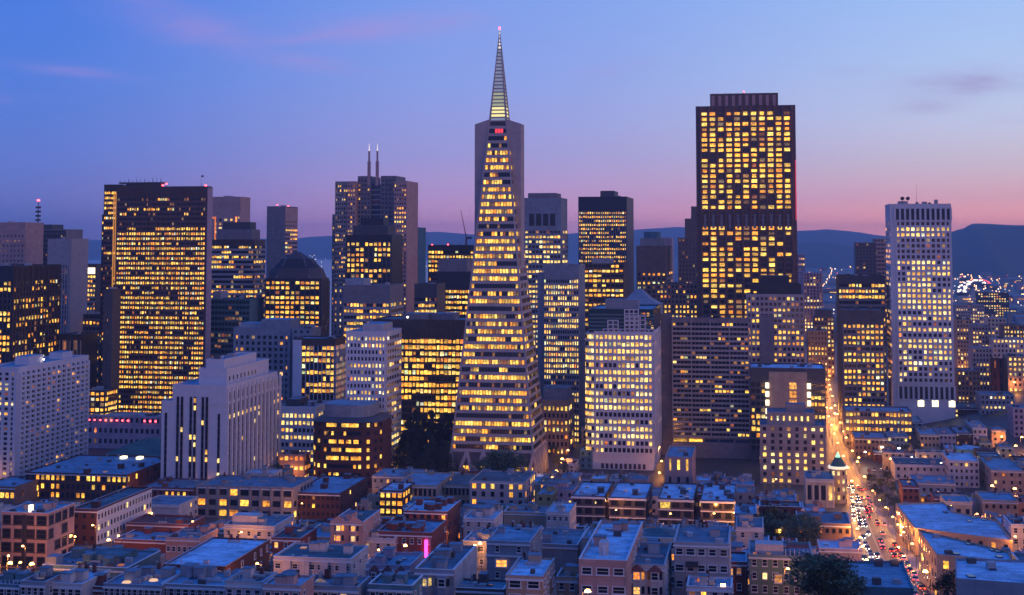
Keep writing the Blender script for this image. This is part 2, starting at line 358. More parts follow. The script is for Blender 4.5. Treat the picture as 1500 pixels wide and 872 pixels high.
# the avenue: polyline through pixels on the ground
ROAD_PX = [(1332, 905), (1312, 862), (1294, 820), (1273, 770), (1263, 740), (1255, 715), (1245, 690), (1233, 662), (1222, 630), (1211, 585), (1203, 540), (1197, 505)]
ROAD = [ground(*p) for p in ROAD_PX]
def road_at(s):
    "point and direction at arc length s"
    for a, c in zip(ROAD, ROAD[1:]):
        l = (c - a).xy.length
        if s <= l: q = a + (c - a) * (s / l); return Vector((q.x, q.y)), (c - a).xy.normalized()
        s -= l
    return ROAD[-1].xy, (ROAD[-1] - ROAD[-2]).xy.normalized()
ROADLEN = sum((c - a).xy.length for a, c in zip(ROAD, ROAD[1:])) - 1
def ribbon(name, o0, o1, dz, mat, s0=0, s1=None, step=6.0, thick=None, parent=None):
    b = MB(); s = s0; s1 = s1 or ROADLEN; n = 0
    while True:
        p, d = road_at(min(s, s1)); nrm = Vector((d.y, -d.x)) * (1 - .58 * sstep((min(s, s1) - 230) / 260))
        for off in (o0, o1):
            q = p + nrm * off; b.v.append((q.x, q.y, gz(q.x, q.y) + dz))
            if thick: b.v.append((q.x, q.y, gz(q.x, q.y) + dz - thick))
        n += 1
        if s >= s1: break
        s += step
    k = 4 if thick else 2
    for i in range(n - 1):
        A = i * k; B = A + k
        if thick: b.f += [(A, A + 2, B + 2, B), (A, B, B + 1, A + 1), (A + 2, A + 3, B + 3, B + 2)]
        else: b.f.append((A, A + 1, B + 1, B))
    b.m = [0] * len(b.f)
    return put(name, b.mesh(name, mat), parent)
RW = 8.0
r = ribbon('road', -RW, RW, .08, M['asphalt']); r['kind'] = 'structure'
for s_ in (-1, 1):
    k = ribbon('pavement', min(s_ * RW, s_ * (RW + 3)), max(s_ * RW, s_ * (RW + 3)), .23, M['walk'], thick=.2); k['kind'] = 'structure'
for off in (-.25, .15): ribbon('centre_line', off, off + .12, .10, M['paint'], parent=r)
for off in (-5.4, -2.8, 2.8, 5.4):
    s = 4.0
    while s < min(420, ROADLEN - 6): ribbon('lane_dash', off, off + .14, .10, M['paint'], s, s + 3, 3, parent=r); s += 10
# ------------------------------------------------------------------ tall buildings
PROTECT = []          # (px0, px1, y top, y bottom, distance) of what must stay visible
FOOT = []             # footprints already built on
MAXW = 300
class Tower:
    def __init__(s, name, label, cat, px1, px2, ytop, d, px3=None, D=None, left=None, group=None, base=None, th=TH):
        s.ct, s.st = cos(th), sin(th); s.th = th
        P = at(px1, ytop, d); s.P = P
        s.zb = min(gz(P.x, P.y), gz(P.x + 20, P.y + 20)) - .5 if base is None else base
        s.H = P.z - s.zb; s.d = d
        s.W = s.sx(px2, ytop)
        if px3 is not None: s.D = s.sy(px3, ytop, s.W)
        elif left is not None: s.D = s.sy(left, ytop, 0)
        else: s.D = D or 35
        s.D = max(8, min(s.D, 140))
        s.root = thing(name, label, cat, (P.x, P.y, s.zb), -th, group)
        s.nw = 0; s.stuff = {}; s.rs = random.Random(int(px1 * 31 + ytop * 7))
        FOOT.append([s.world(*q) for q in ((0, 0), (s.W, 0), (s.W, s.D), (0, s.D))])
    def world(s, x, y): return (s.P.x + x * s.ct + y * s.st, s.P.y - x * s.st + y * s.ct)
    def sx(s, px, py, ly=0.0):
        "local x of a pixel on the plane y = ly"
        cx = (px - PX) / F; X, Y = s.world(0, ly); dz = s.P.z - CAMZ
        return (cx * (Y * CP + dz * SP) - X) / (s.ct + cx * s.st * CP)
    def sy(s, px, py, lx):
        cx = (px - PX) / F; X, Y = s.world(lx, 0); dz = s.P.z - CAMZ
        return (X - cx * (Y * CP + dz * SP)) / (cx * s.ct * CP - s.st)
    def x(s, px, ly=0.0): return s.sx(px, 0, ly)
    def z(s, py, lx=0.0, ly=0.0):
        X, Y = s.world(lx, ly); return CAMZ + ray(PX, py)[1] * Y - s.zb
    def block(s, x0, x1, y0, y1, z0, z1, mat, name='wall', roof='r_mid', parapet=True):
        o = bx(name, M[mat], s.root, x0, x1, y0, y1, z0, z1)
        if roof:
            bx('roof', M[roof], s.root, x0 + .5, x1 - .5, y0 + .5, y1 - .5, z1, z1 + .18)
            if parapet:
                b = MB(); t_, h_ = .45, 1.1
                b.box(x0 - .06, x1 + .06, y0 - .06, y0 + t_, z1 - .3, z1 + h_); b.box(x0 - .06, x1 + .06, y1 - t_, y1 + .06, z1 - .3, z1 + h_)
                b.box(x0 - .06, x0 + t_, y0 + t_, y1 - t_, z1 - .3, z1 + h_); b.box(x1 - t_, x1 + .06, y0 + t_, y1 - t_, z1 - .3, z1 + h_)
                put('parapet', b.mesh('parapet', M[mat]), s.root)
        return o
    def piece(s, name, mat, side, plane, a0, a1, o0, o1, z0, z1):
        "box on a face: a along the face, o outward"
        if side == 'F': return bx(name, M[mat], s.root, a0, a1, plane - o1, plane - o0, z0, z1)
        if side == 'R': return bx(name, M[mat], s.root, plane + o0, plane + o1, a0, a1, z0, z1)
        return bx(name, M[mat], s.root, plane - o1, plane - o0, a0, a1, z0, z1)
    def pane(s, mat, side, plane, a, z, w, h, out=.07, th=.14, parent=None):
        if side == 'F': loc, rz = (a, plane - out, z), 0
        elif side == 'R': loc, rz = (plane + out, a, z), pi / 2
        else: loc, rz = (plane - out, a, z), -pi / 2
        if s.nw < MAXW:
            s.nw += 1
            return put('window', upane(M[mat]), s.root, loc, rz, (w, th, h))
        b = s.stuff.setdefault(mat, MB()); c, sn = cos(rz), sin(rz); k = len(b.v)
        q = MB(); q.box(-w / 2, w / 2, -th / 2, th / 2, -h / 2, h / 2)
        q.v = [(loc[0] + x * c - y * sn, loc[1] + x * sn + y * c, loc[2] + zz_) for x, y, zz_ in q.v]
        b.poly(q.v, q.f, 0, s.rs.random())
    def facade(s, side, plane, a0, a1, z0, z1, nf, nb, ww=.72, wh=.56, span=None, pier=None, sd=.35, pd=.6, every=1, p=.6, pal='office', dark='glass', stick=.62, prow=None, skip=None, edge=True, rowvar=.35, zoff=0.0, paper=None):
        fl = (z1 - z0) / nf; bay = (a1 - a0) / nb; rs = s.rs; wh = min(.7, wh * 1.1)
        if span:
            for f in range(nf): s.piece('spandrel', span, side, plane, a0, a1, 0, sd, z0 + f * fl, z0 + f * fl + fl * (1 - wh))
        if pier:
            for i in range(0, nb + 1, every):
                w = bay * (1 - ww) * (1 if every == 1 else 1.0); c = a0 + i * bay
                if i == 0: c += w / 2
                if i == nb: c -= w / 2
                s.piece('pier', pier, side, plane, c - w / 2, c + w / 2, 0, pd, z0, z1)
        for f in range(nf):
            pf = p if prow is None else prow(f / nf)
            pf = max(0, min(1, pf + (.05 if pf > .3 else 0) + rs.uniform(-rowvar, rowvar))); on = rs.random() < pf
            for i in range(nb):
                if rs.random() > stick: on = rs.random() < pf
                if skip and skip(f, i): continue
                mt = pal if on else ('dim' if rs.random() < .10 else dark)
                if on and rs.random() < .06: mt = 'amber'
                if on and rs.random() < .08: mt = 'white_l'
                if on and rs.random() < .05: mt = 'cool'
                w_, h_, dx = bay * ww * .96, fl * wh * .97, 0
                if on:                                   # rooms are only partly bright: drawn curtains, dark corners
                    k = rs.choice([1, 1, 1, .82, .66]); dx = (1 - k) * w_ * rs.uniform(-.5, .5); w_ *= k; h_ *= rs.choice([1, 1, .86, .74])
                s.pane(mt, side, plane, a0 + (i + .5) * bay + dx, z0 + f * fl + fl - fl * wh * .5 - (fl * wh * .97 - h_) * rs.uniform(-.5, .5) + zoff, w_, h_)
    def done(s, px0=None, px1=None, y0=None, y1=None):
        for k, b in s.stuff.items():
            me = b.mesh('windows', M[k]); pane_uv(me)
            at_ = me.attributes.new('rnd', 'FLOAT', 'FACE'); at_.data.foreach_set('value', b.r)
            o = put('window_grid', me, s.root); o['kind'] = 'stuff'
        if px0 is not None: PROTECT.append((px0, px1, y0, y1, s.d))
        return s
    def mast(s, x, y, z0, h, r=.25, light=True, name='antenna'):
        b = MB(); b.tube((x, y, z0), (x, y, z0 + h), r, r * .4)
        put(name, b.mesh(name, M['dgrey']), s.root)
        if light: bx('beacon', M['redl'], s.root, x - .5, x + .5, y - .5, y + .5, z0 + h, z0 + h + 1.0)
    def clutter(s, x0, x1, y0, y1, z, n):
        "plant on the roof"
        for _ in range(n):
            w, l, h = s.rs.uniform(1.5, 5), s.rs.uniform(1.5, 5), s.rs.uniform(1, 2.6)
            x = s.rs.uniform(x0, max(x0, x1 - w)); y = s.rs.uniform(y0, max(y0, y1 - l))
            bx('roof_unit', M[s.rs.choice(['metal', 'conc', 'dgrey'])], s.root, x, x + w, y, y + l, z, z + h)

def simple(name, label, cat, px1, px2, ytop, d, vis, px3=None, D=None, left=None, wallm='conc', nf=None, fh=3.8, nb=12, sb=None, ww=.72, wh=.56, span=None, pier=None, every=1, p=.6, ps=None, pal='office', dark='glass', roof='r_mid', crown=0.0, foot=0.0, sd=.35, pd=.6, stick=.62, pent=(), group=None, clut=4, prow=None, sidew=None, rowvar=.35):
    "a slab tower: front facade plus the side that the grid turns towards us"
    T = Tower(name, label, cat, px1, px2, ytop, d, px3, D, left, group)
    T.block(0, T.W, 0, T.D, 0, T.H, wallm, roof=roof)
    z1, z0 = T.H - crown, foot
    n = nf or max(1, round((z1 - z0) / fh))
    T.facade('F', 0, .3, T.W - .3, z0, z1, n, nb, ww, wh, span, pier, sd, pd, every, p, pal, dark, stick, prow, rowvar=rowvar)
    if sb:
        sd_ = 'L' if left is not None else 'R'
        T.facade(sd_, 0 if sd_ == 'L' else T.W, .3, T.D - .3, z0, z1, n, sb, sidew or ww, wh, span, pier, sd, pd, every, p if ps is None else ps, pal, dark, stick, prow, rowvar=rowvar)
    for (a, c, y0f, y1f, h, mt) in pent:
        T.block(a * T.W, c * T.W, y0f * T.D, y1f * T.D, T.H + .18, T.H + h, mt, 'penthouse', roof, parapet=False)
    if clut: T.clutter(T.W * .1, T.W * .9, T.D * .1, T.D * .9, T.H + .18, clut)
    T.done(min(px1, left or px1), max(px2, px3 or px2), ytop, vis)
    return T

# ---- west-front pyramid
def pyramid():
    d0 = 815.0; P0 = at(658, 685, d0); zb = 0.0
    T = Tower('pyramid_tower', 'tall slender white pyramid skyscraper with two shoulder wings and a pointed spire', 'skyscraper', 655, 785, 685, d0, D=52, base=-.5)
    W = T.W; T.D = W; c = W / 2
    zt = T.z(42, c, c); hw = lambda z: c * (1 - z / zt)
    z_b, z_s = T.z(662), T.z(178, c, c - 6)          # bottom of the shaft, bottom of the spire
    def frust(name, z0, z1, grow, mat, parent=None):
        b = MB(); a, e = hw(z0) + grow, hw(z1) + grow
        b.poly([(c - a, c - a, z0), (c + a, c - a, z0), (c + a, c + a, z0), (c - a, c + a, z0), (c - e, c - e, z1), (c + e, c - e, z1), (c + e, c + e, z1), (c - e, c + e, z1)],
               [(0, 1, 5, 4), (1, 2, 6, 5), (2, 3, 7, 6), (3, 0, 4, 7), (4, 5, 6, 7), (3, 2, 1, 0)])
        return put(name, b.mesh(name, M[mat]), parent or T.root)
    frust('wall', 8, z_s, -.5, 'dgrey')
    nf = 44; fl = (z_s - z_b) / nf; tilt = math.atan(c / zt)
    for f in range(nf):
        z0 = z_b + f * fl
        frust('spandrel', z0, z0 + fl * .40, .0, 'lilac')
        lo, hi_ = z0 + fl * .42, z0 + fl * .985; zm = (lo + hi_) / 2; a = hw(zm)
        if f == nf - 1: continue
        n = max(5, int(2 * a / 1.75)); pw = 2 * (a - 1.0) / n
        on = True; pf = T.rs.choice([.95, .85, .65, .8, .6, .2, .75, .12, .6]) if f < nf - 4 else .25
        for side in ('F', 'R'):
            if side == 'R': pf *= .06
            for i in range(n):
                if T.rs.random() > .55: on = T.rs.random() < pf
                mt = ('office' if T.rs.random() > .22 else 'dim') if on else ('dim' if T.rs.random() < .12 else 'glass')
                if f == nf - 2: mt = 'redp' if (side == 'F' and n * .3 < i < n * .7) else 'glass'
                u = c - a + 1.0 + (i + .5) * pw
                T_pane(T, mt, side, u, zm, pw * .78, (hi_ - lo) * .95, c, a, tilt)
        k = 3                                                    # slim corner piers keep the edge unbroken
    for sx_, sy_ in ((-1, -1), (1, -1), (1, 1), (-1, 1)):
        b = MB(); e = .9
        for (z0, z1) in ((z_b - .2, z_s),):
            a0, a1 = hw(z0) + .06, hw(z1) + .06
            q = lambda a: [(c + sx_ * a, c + sy_ * a), (c + sx_ * (a - e), c + sy_ * a), (c + sx_ * (a - e), c + sy_ * (a - e)), (c + sx_ * a, c + sy_ * (a - e))]
            b.prism(q(a0), z0, z1, 0, q(a1))
        put('corner_pier', b.mesh('corner_pier', M['lilac']), T.root)
    # shoulder wings on the two flanks
    wz1 = T.z(183, c, c); wx = (T.x(765.5, c) - T.x(697, c)) / 2
    for s_ in (-1, 1):
        zl = zt * (1 - wx / c)
        b = MB(); t = 5.6; top = z_s + 1.5
        pts = [(c + s_ * (hw(zl) - 1), zl), (c + s_ * wx, zl), (c + s_ * wx, wz1), (c + s_ * (hw(top) - .8), top), (c + s_ * (hw(zl) - 3), zl)]
        pr = [(x, c - t, z) for x, z in pts] + [(x, c + t, z) for x, z in pts]; n = len(pts)
        b.poly(pr, [(i, (i + 1) % n, n + (i + 1) % n, n + i) for i in range(n)] + [tuple(range(n)), tuple(range(2 * n - 1, n - 1, -1))])
        put('wing', b.mesh('wing', M['lilac']), T.root)
    # spire: louvred hollow lantern glowing at its foot
    for i in range(26):
        z0 = z_s + (zt - z_s) * (i / 26.0); z1 = z_s + (zt - z_s) * ((i + .34) / 26.0)
        frust('louvre', z0, min(z1, zt - .3), .0, 'lilac')
    ms = emit('spire_glow_low', (.95, .82, .30), 1.0); m2 = emit('spire_glow_mid', (.55, .60, .32), .5); m3 = emit('spire_glow_high', (.42, .50, .55), .32); m4 = emit('spire_tip_glow', (.95, .85, .65), .9)
    for i in range(26):
        b = MB()
        z0 = z_s + (zt - z_s) * ((i + .32) / 26.0); z1 = z_s + (zt - z_s) * min(.985, (i + 1.02) / 26.0)
        a, e = hw(z0) - .55, max(.15, hw(z1) - .55)
        mi = 2 if i < 1 else 0 if i < 4 else 1 if i < 8 else 2 if i < 20 else 3
        b.poly([(c - a, c - a, z0), (c + a, c - a, z0), (c + a, c + a, z0), (c - a, c + a, z0), (c - e, c - e, z1), (c + e, c - e, z1), (c + e, c + e, z1), (c - e, c + e, z1)],
               [(0, 1, 5, 4), (1, 2, 6, 5), (2, 3, 7, 6), (3, 0, 4, 7), (4, 5, 6, 7), (3, 2, 1, 0)])
        put('lantern_panel', b.mesh('lantern_panel', (ms, m2, m3, m4)[mi]), T.root)
    for sx_, sy_ in ((-1, -1), (1, -1), (1, 1), (-1, 1)):
        b = MB(); a0, a1 = hw(z_s) + .05, .12; e0, e1 = 1.15, .1
        q = lambda a, e: [(c + sx_ * a, c + sy_ * a), (c + sx_ * (a - e), c + sy_ * a), (c + sx_ * (a - e), c + sy_ * (a - e)), (c + sx_ * a, c + sy_ * (a - e))]
        b.prism(q(a0, e0), z_s, zt - .4, 0, q(a1, e1)); put('spire_rib', b.mesh('spire_rib', M['lilac']), T.root)
    bx('beacon', M['redl'], T.root, c - .5, c + .5, c - .5, c + .5, zt - .4, zt + .8)
    # leg truss of leaning struts round the open base
    for side in range(4):
        for k in range(5):
            u0 = -1 + .4 * k
            for sg in (0, 1):
                a_, e_ = hw(0), hw(z_b)
                pb = (u0 + .2) * a_; pt = (u0 if sg == 0 else u0 + .4) * e_
                ba, bt = (pb, -a_ + .5), (pt, -e_ + .5)
                rot = lambda p: [(p[0], p[1]), (-p[1], p[0]), (-p[0], -p[1]), (p[1], -p[0])][side]
                p0, p1 = rot(ba), rot(bt); b = MB()
                b.tube((c + p0[0], c + p0[1], .2), (c + p1[0], c + p1[1], z_b + .3), 1.45, 1.2, 4)
                put('leg_strut', b.mesh('leg_strut', M['lilac']), T.root)
            # deep corner struts lean further out at both ends
    bx('lobby', M['dgrey'], T.root, c - 20.5, c + 20.5, c - 20.5, c + 20.5, 0, 9)
    for i in range(10): put('lobby_window', upane(M['office']), T.root, (c - 18 + i * 4, c - 20.6, 4.6), 0, (3.3, .14, 7.6)); put('lobby_window', upane(M['office']), T.root, (c + 20.6, c - 18 + i * 4, 4.6), pi / 2, (3.3, .14, 7.6))
    T.done(655, 812, 40, 690)
def T_pane(T, mt, side, u, z, w, h, c, a, tilt):
    # window leaning with the face
    o = None
    if T.nw < MAXW:
        T.nw += 1
        o = put('window', upane(M[mt]), T.root, (u, c - a - .02, z) if side == 'F' else (c + a + .02, u, z), 0, (w, .12, h))
        o.rotation_euler = (-tilt, 0, 0) if side == 'F' else (-tilt, 0, pi / 2)
        return
    b = T.stuff.setdefault(mt, MB()); q = MB(); q.box(-w / 2, w / 2, -.06, .06, -h / 2, h / 2); k = math.tan(tilt)
    if side == 'F': v = [(u + x, c - a - .02 + y + zz_ * k, z + zz_) for x, y, zz_ in q.v]
    else: v = [(c + a + .02 - y - zz_ * k, u + x, z + zz_) for x, y, zz_ in q.v]
    b.poly(v, q.f, 0, T.rs.random())
pyramid()

# ---- wide lit office tower with a recessed dark flank
T = Tower('office_tower', 'broad slab tower glowing with rows of slim lit windows beside a darker stepped flank', 'skyscraper', 171, 304, 276, 998, px3=311)
T.block(0, T.W, 0, T.D, 0, T.H, 'bronze'); n = 44; zt = T.H
T.facade('F', 0, .8, T.W - 1.2, 14, zt - 7, n, 37, .70, .50, 'granite', None, .3, .5, p=.7, stick=.66, prow=lambda t: .80 if t < .86 else .22, rowvar=.3)
T.piece('pier', 'mauve', 'R', T.W, 0, T.D, 0, .4, 0, zt); T.piece('pier', 'granite', 'F', 0, T.W * .815, T.W * .83, 0, .8, 10, zt * .64)
for i in range(19): T.piece('rib', 'granite', 'F', 0, .8 + i * (T.W - 2.2) / 18, 1.15 + i * (T.W - 2.2) / 18, 0, .55, 12, zt - 3)
bx('light_strip', M['amber'], T.root, -2.4, -1.8, .2, 1.0, zt * .45, zt - 3); bx('light_strip', M['amber'], T.root, -.9, -.3, .2, 1.0, zt * .62, zt - 3)
w2 = -T.x(145) + 0; T.block(-w2, -.05, 8, 38, 0, T.z(272), 'bronze'); T.facade('F', 8, -w2 + .4, -3, 10, T.z(272) - 4, 45, 7, .72, .45, 'granite', None, p=.3, stick=.8)
w3 = -T.x(137); T.block(-w3, -w2 - .05, 14, 34, 0, T.z(316), 'dgrey'); T.facade('F', 14, -w3 + .3, -w2 - .4, 10, T.z(316) - 4, 38, 4, .72, .45, 'dark', None, p=.22)
for i in range(16): T.mast(2 + i * 2.0, 2 + (i % 3) * 2, zt + 4.2, T.rs.uniform(1.5, 4.5), .16, False)
bx('equipment_deck', M['dgrey'], T.root, 1, 34, 1, T.D - 1, zt + 3.2, zt + 4.2); T.block(6, 32, 2, T.D - 2, zt + .2, zt + 3.2, 'dgrey', 'penthouse', None)
T.mast(T.W * .53, 3, zt, 2.5); T.mast(T.W * .49, 3, zt, 1.5); T.mast(T.W * .95, 5, zt, 1.2)
T.mast(T.W - 8, 8, zt, 9, .14, False, 'flagpole'); bx('flag', M['dgrey'], T.root, T.W - 8, T.W - 6.2, 7.98, 8.05, zt + 7.8, zt + 9)
T.done(137, 310, 270, 606)
simple('office_tower', 'windowless dark concrete shaft standing against the broad lit slab tower', 'building', 152, 165, 426, 965, 574, D=12, wallm='dgrey', nb=1, ww=.02, p=0, clut=1)
T = simple('office_block', 'low lit podium block with rounded corner at the foot of the broad slab tower', 'building', 118, 154, 574, 950, 606, px3=172, wallm='bronze', fh=3.6, nb=5, sb=8, ww=.72, wh=.58, span='granite', p=.92, ps=.85, clut=3)

# ---- left edge
T = Tower('apartment_tower', 'pale concrete apartment slab with stacked rounded balconies and few lit rooms', 'apartment block', -25, 27, 540, 790, px3=130)
T.block(0, T.W, 0, T.D, 0, T.H, 'white', roof='r_blue'); n = 21
T.facade('F', 0, .5, T.W - .5, 6, T.H - 2, n, 5, .55, .52, 'white', 'white', p=.3, pal='white_l', stick=.2)
nb = 14; bay = (T.D - 1) / nb; fl = (T.H - 8) / n
T.facade('R', T.W, .5, T.D - .5, 6, T.H - 2, n, nb, .62, .55, None, 'white', pd=1.2, p=.06, pal='amber', stick=.2, rowvar=.06)
slab = MB(); slab.prism([(0, -bay * .40), (1.3, -bay * .40), (1.7, -bay * .2), (1.8, 0), (1.7, bay * .2), (1.3, bay * .40), (0, bay * .40)], 0, 1.15); sm = slab.mesh('balcony', M['white'])
for f in range(n):
    for i in range(nb): put('balcony', sm, T.root, (T.W + .02, .5 + (i + .5) * bay, 6 + f * fl))
T.block(T.W * .35, T.W * .75, T.D * .25, T.D * .45, T.H + .2, T.H + 5, 'white', 'penthouse', 'r_blue', False); T.block(T.W * .3, T.W * .7, T.D * .75, T.D * .9, T.H + .2, T.H + 4, 'white', 'penthouse', 'r_blue', False)
bx('roof_lamp', M['lampw'], T.root, T.W * .8, T.W * .8 + .6, T.D * .42, T.D * .42 + .6, T.H + 2, T.H + 2.6); T.done(-25, 130, 515, 690)

T = Tower('office_tower', 'black steel office block with crossed diagonal braces over scattered lit windows', 'office building', -55, 19, 392, 929, px3=89)
T.block(0, T.W, 0, T.D, 0, T.H, 'dark'); n = 25
T.facade('F', 0, .4, T.W - .4, 12, T.H - 9, n, 12, .76, .6, 'dark', 'bronze', p=.45, pal='office', stick=.55)
T.facade('R', T.W, .4, T.D - .4, 12, T.H - 9, n, 16, .70, .6, 'dark', 'bronze', p=.36, pal='office', stick=.5)
for i in range(9): T.piece('pier', 'bronze', 'R', T.W, 2 + i * T.D / 9, 2.8 + i * T.D / 9, 0, .9, T.H - 9, T.H)
for s0, s1 in ((0, 1), (1, 0)):
    for k in range(2):
        z0, z1 = 12 + k * (T.H - 21) / 2, 12 + (k + 1) * (T.H - 21) / 2
        for h_ in range(2):
            y0, y1 = T.D * (h_ + s0) / 2, T.D * (h_ + s1) / 2; b = MB()
            b.tube((T.W + 1.0, y0, z0), (T.W + 1.0, y1, z1), .55, .55, 4); put('brace', b.mesh('brace', M['bronze']), T.root)
T.clutter(4, T.W - 6, 6, T.D - 8, T.H + .2, 8); T.done(-55, 89, 388, 528)
simple('office_tower', 'pink-lit blank concrete tower top with scarce windows behind the braced black block', 'office building', -30, 37, 328, 1150, 372, D=30, wallm='pink', nb=12, fh=4, ww=.3, wh=.35, p=.25, pal='dim', clut=2, crown=9).mast(62, 4, 80, .1, .1, False)
T = simple('office_tower', 'grey tower with a slatted dark penthouse and a drum-studded antenna mast', 'office building', 37, 97, 338, 1210, 362, D=30, wallm='grey', nb=16, fh=4, ww=.5, wh=.3, p=.02, pier='dgrey', pent=((.0, .6, .1, .8, 5, 'dgrey'),), clut=0)
zt = T.H; b = MB(); b.tube((T.W * .22, 6, zt + 5), (T.W * .22, 6, zt + 25), .5, .3); put('antenna', b.mesh('antenna', M['dgrey']), T.root)
for i in range(4):
    for a in range(3):
        b = MB(); q = a * 2.1; c_ = (T.W * .22 + 1.4 * cos(q), 6 + 1.4 * sin(q), zt + 9 + i * 3.6); b.tube((c_[0], c_[1], c_[2] - .8), (c_[0], c_[1], c_[2] + .8), 1.1, 1.1, 8); put('antenna_drum', b.mesh('antenna_drum', M['dgrey']), T.root)
bx('beacon', M['redl'], T.root, T.W * .22 - .8, T.W * .22 + .8, 5.2, 6.8, zt + 25, zt + 26.6)
simple('office_tower', 'pale concrete tower with tall vertical fins and dim windows beside the grey antenna tower', 'office building', 70, 105, 352, 1100, 492, D=28, wallm='lilac', nb=9, fh=3.9, ww=.5, wh=.7, pier='lilac', pd=1.0, p=.10, pal='dim', crown=19, clut=1)
simple('office_block', 'dark colonnaded block with slender pale columns beside the braced black block', 'building', 87, 120, 492, 985, 520, D=24, wallm='dark', nb=6, fh=9, ww=.8, wh=.8, pier='conc', pd=.9, p=.03, crown=3, clut=3)
T = simple('office_tower', 'lit office tower crowned by a blazing white light band', 'office building', 104, 141, 389, 1300, 480, D=30, wallm='bronze', nb=9, fh=4.1, ww=.66, wh=.5, span='beige', p=.72, pal='office', crown=9, clut=0)
bx('light_band', M['sign'], T.root, 1, T.W - 1, -.9, -.2, T.H - 7.5, T.H - 2)
simple('office_block', 'stepped block with a row of arched bright openings below the white light band tower', 'building', 104, 152, 462, 1120, 570, D=30, wallm='bronze', nb=9, fh=4.4, ww=.55, wh=.5, span='brown', p=.66, pal='office', clut=4)

# ---- centre left
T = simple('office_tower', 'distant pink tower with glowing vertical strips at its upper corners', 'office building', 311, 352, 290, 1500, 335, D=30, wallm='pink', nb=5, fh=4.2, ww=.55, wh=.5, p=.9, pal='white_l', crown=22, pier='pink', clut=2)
for a in (.02, .09, .84, .93): bx('light_strip', M['amber'], T.root, T.W * a, T.W * (a + .05), -.5, -.1, T.H - 50, T.H - 20)
T = simple('office_tower', 'banded concrete tower with ribbon windows and a two-step dark penthouse', 'office building', 310, 372, 353, 1150, 480, px3=389, wallm='bronze', nb=17, sb=9, fh=4.0, ww=.86, wh=.5, span='conc', p=.5, ps=.12, pal='office', pent=((.1, .92, .1, .8, 9, 'grey'), (.2, .85, .2, .7, 15, 'dgrey')), clut=0, crown=4, rowvar=.5)
T = simple('office_block', 'teal glass block with dim scattered lights in front of the banded concrete tower', 'office building', 309, 366, 440, 1040, 545, D=30, wallm='teal', nb=11, fh=3.9, ww=.85, wh=.55, span='teal', p=.22, pal='dim', dark='tglass', clut=4, pent=((.0, .2, .1, .6, 6, 'metal'),))
T = simple('office_tower', 'slim tower with a blank blue concrete front and pale banded flank', 'office building', 391, 418, 304, 1400, 390, px3=436, wallm='grey', nb=1, ww=.01, wh=.01, fh=4.4, p=0, clut=1)
T.facade('R', T.W, .3, T.D - .3, 20, T.H - 13, 32, 5, .85, .45, 'pink', None, p=.35, pal='office'); T.piece('pier', 'pink', 'R', T.W, 0, T.D, 0, .3, T.H - 13, T.H); T.mast(T.W * .45, 6, T.H, 2); T.mast(T.W * 1.0 - 1, 12, T.H, 1)
for (k, s_) in enumerate(T.stuff): pass
# peaked crown tower
T = Tower('office_tower', 'dark tower with a faceted mansard crown and paired lit windows', 'office building', 388, 470, 408, 1050, px3=482)
T.block(0, T.W, 0, T.D, 0, T.H, 'dark', roof=None); zc = T.z(369, T.W / 2, T.D / 2)
b = MB(); n8 = [(0, T.D * .25), (T.W * .2, 0), (T.W * .8, 0), (T.W, T.D * .25), (T.W, T.D * .75), (T.W * .8, T.D), (T.W * .2, T.D), (0, T.D * .75)]
sc_ = lambda k: [(T.W / 2 + (x - T.W / 2) * k, T.D / 2 + (y - T.D / 2) * k) for x, y in n8]
b.prism(sc_(1.0), T.H, T.H + (zc - T.H) * .38, 0, sc_(.86)); put('crown', b.mesh('crown', M['dgrey']), T.root)
b = MB(); b.prism(sc_(.80), T.H + (zc - T.H) * .38, T.H + (zc - T.H) * .74, 0, sc_(.52)); put('crown', b.mesh('crown', M['dark']), T.root)
b = MB(); b.prism(sc_(.44), T.H + (zc - T.H) * .74, zc, 0, sc_(.10)); put('crown', b.mesh('crown', M['dgrey']), T.root)
for k in range(8):
    x, y = n8[k]; b = MB(); x2, y2 = sc_(.52)[k]; b.tube((x, y, T.H), (x2, y2, T.H + (zc - T.H) * .75), .5, .4, 4); put('crown_rib', b.mesh('crown_rib', M['grey']), T.root)
T.facade('F', 0, .4, T.W - .4, 8, T.H - 2, 27, 11, .78, .56, 'dark', 'dgrey', pd=.9, p=.62, pal='office', stick=.35)
T.facade('R', T.W, .4, T.D - .4, 8, T.H - 2, 27, 5, .6, .56, 'dark', 'dgrey', pd=.9, p=.06); T.done(388, 482, 368, 470)

# twin-spired tower
T = Tower('office_tower', 'grey granite tower with two cream spires above a tall glass slot', 'skyscraper', 489, 606, 266, 1196, D=40)
X = T.x; zA, zB = T.H, T.z(258)
def gran(x0, x1, y0, z1, nb, p, side=None, mat='stone'):
    T.block(x0, x1, y0, T.D, 0, z1, mat, roof='r_mid', parapet=False)
    T.facade('F', y0, x0 + .3, x1 - .3, 8, z1 - 3, round(z1 / 4.0), nb, .5, .42, None, None, p=p, pal='office', stick=.25, dark='glass')
gran(0, X(508), 4, zA, 6, .22, mat='stone'); gran(X(508) + .05, X(520), 2, zA, 3, .35, mat='pink'); gran(X(520) + .05, X(539), 8, zB, 4, .14, mat='grey')
gran(X(554), X(577) - .05, 8, zB, 4, .06, mat='grey'); gran(X(577), X(596), 0, zA, 5, .34, mat='pink'); gran(X(481), -.05, 12, T.z(314), 3, .2, mat='stone')
T.block(X(539) + .05, X(554) - .05, 12, T.D - 4, 0, T.z(270), 'bglass', 'glass_slot', None)
for i in range(24): bx('slot_rail', M['metal'], T.root, X(539) + .1, X(554) - .1, 11.4, 12, T.z(270) - 5 - i * 4.2, T.z(270) - 4.2 - i * 4.2)
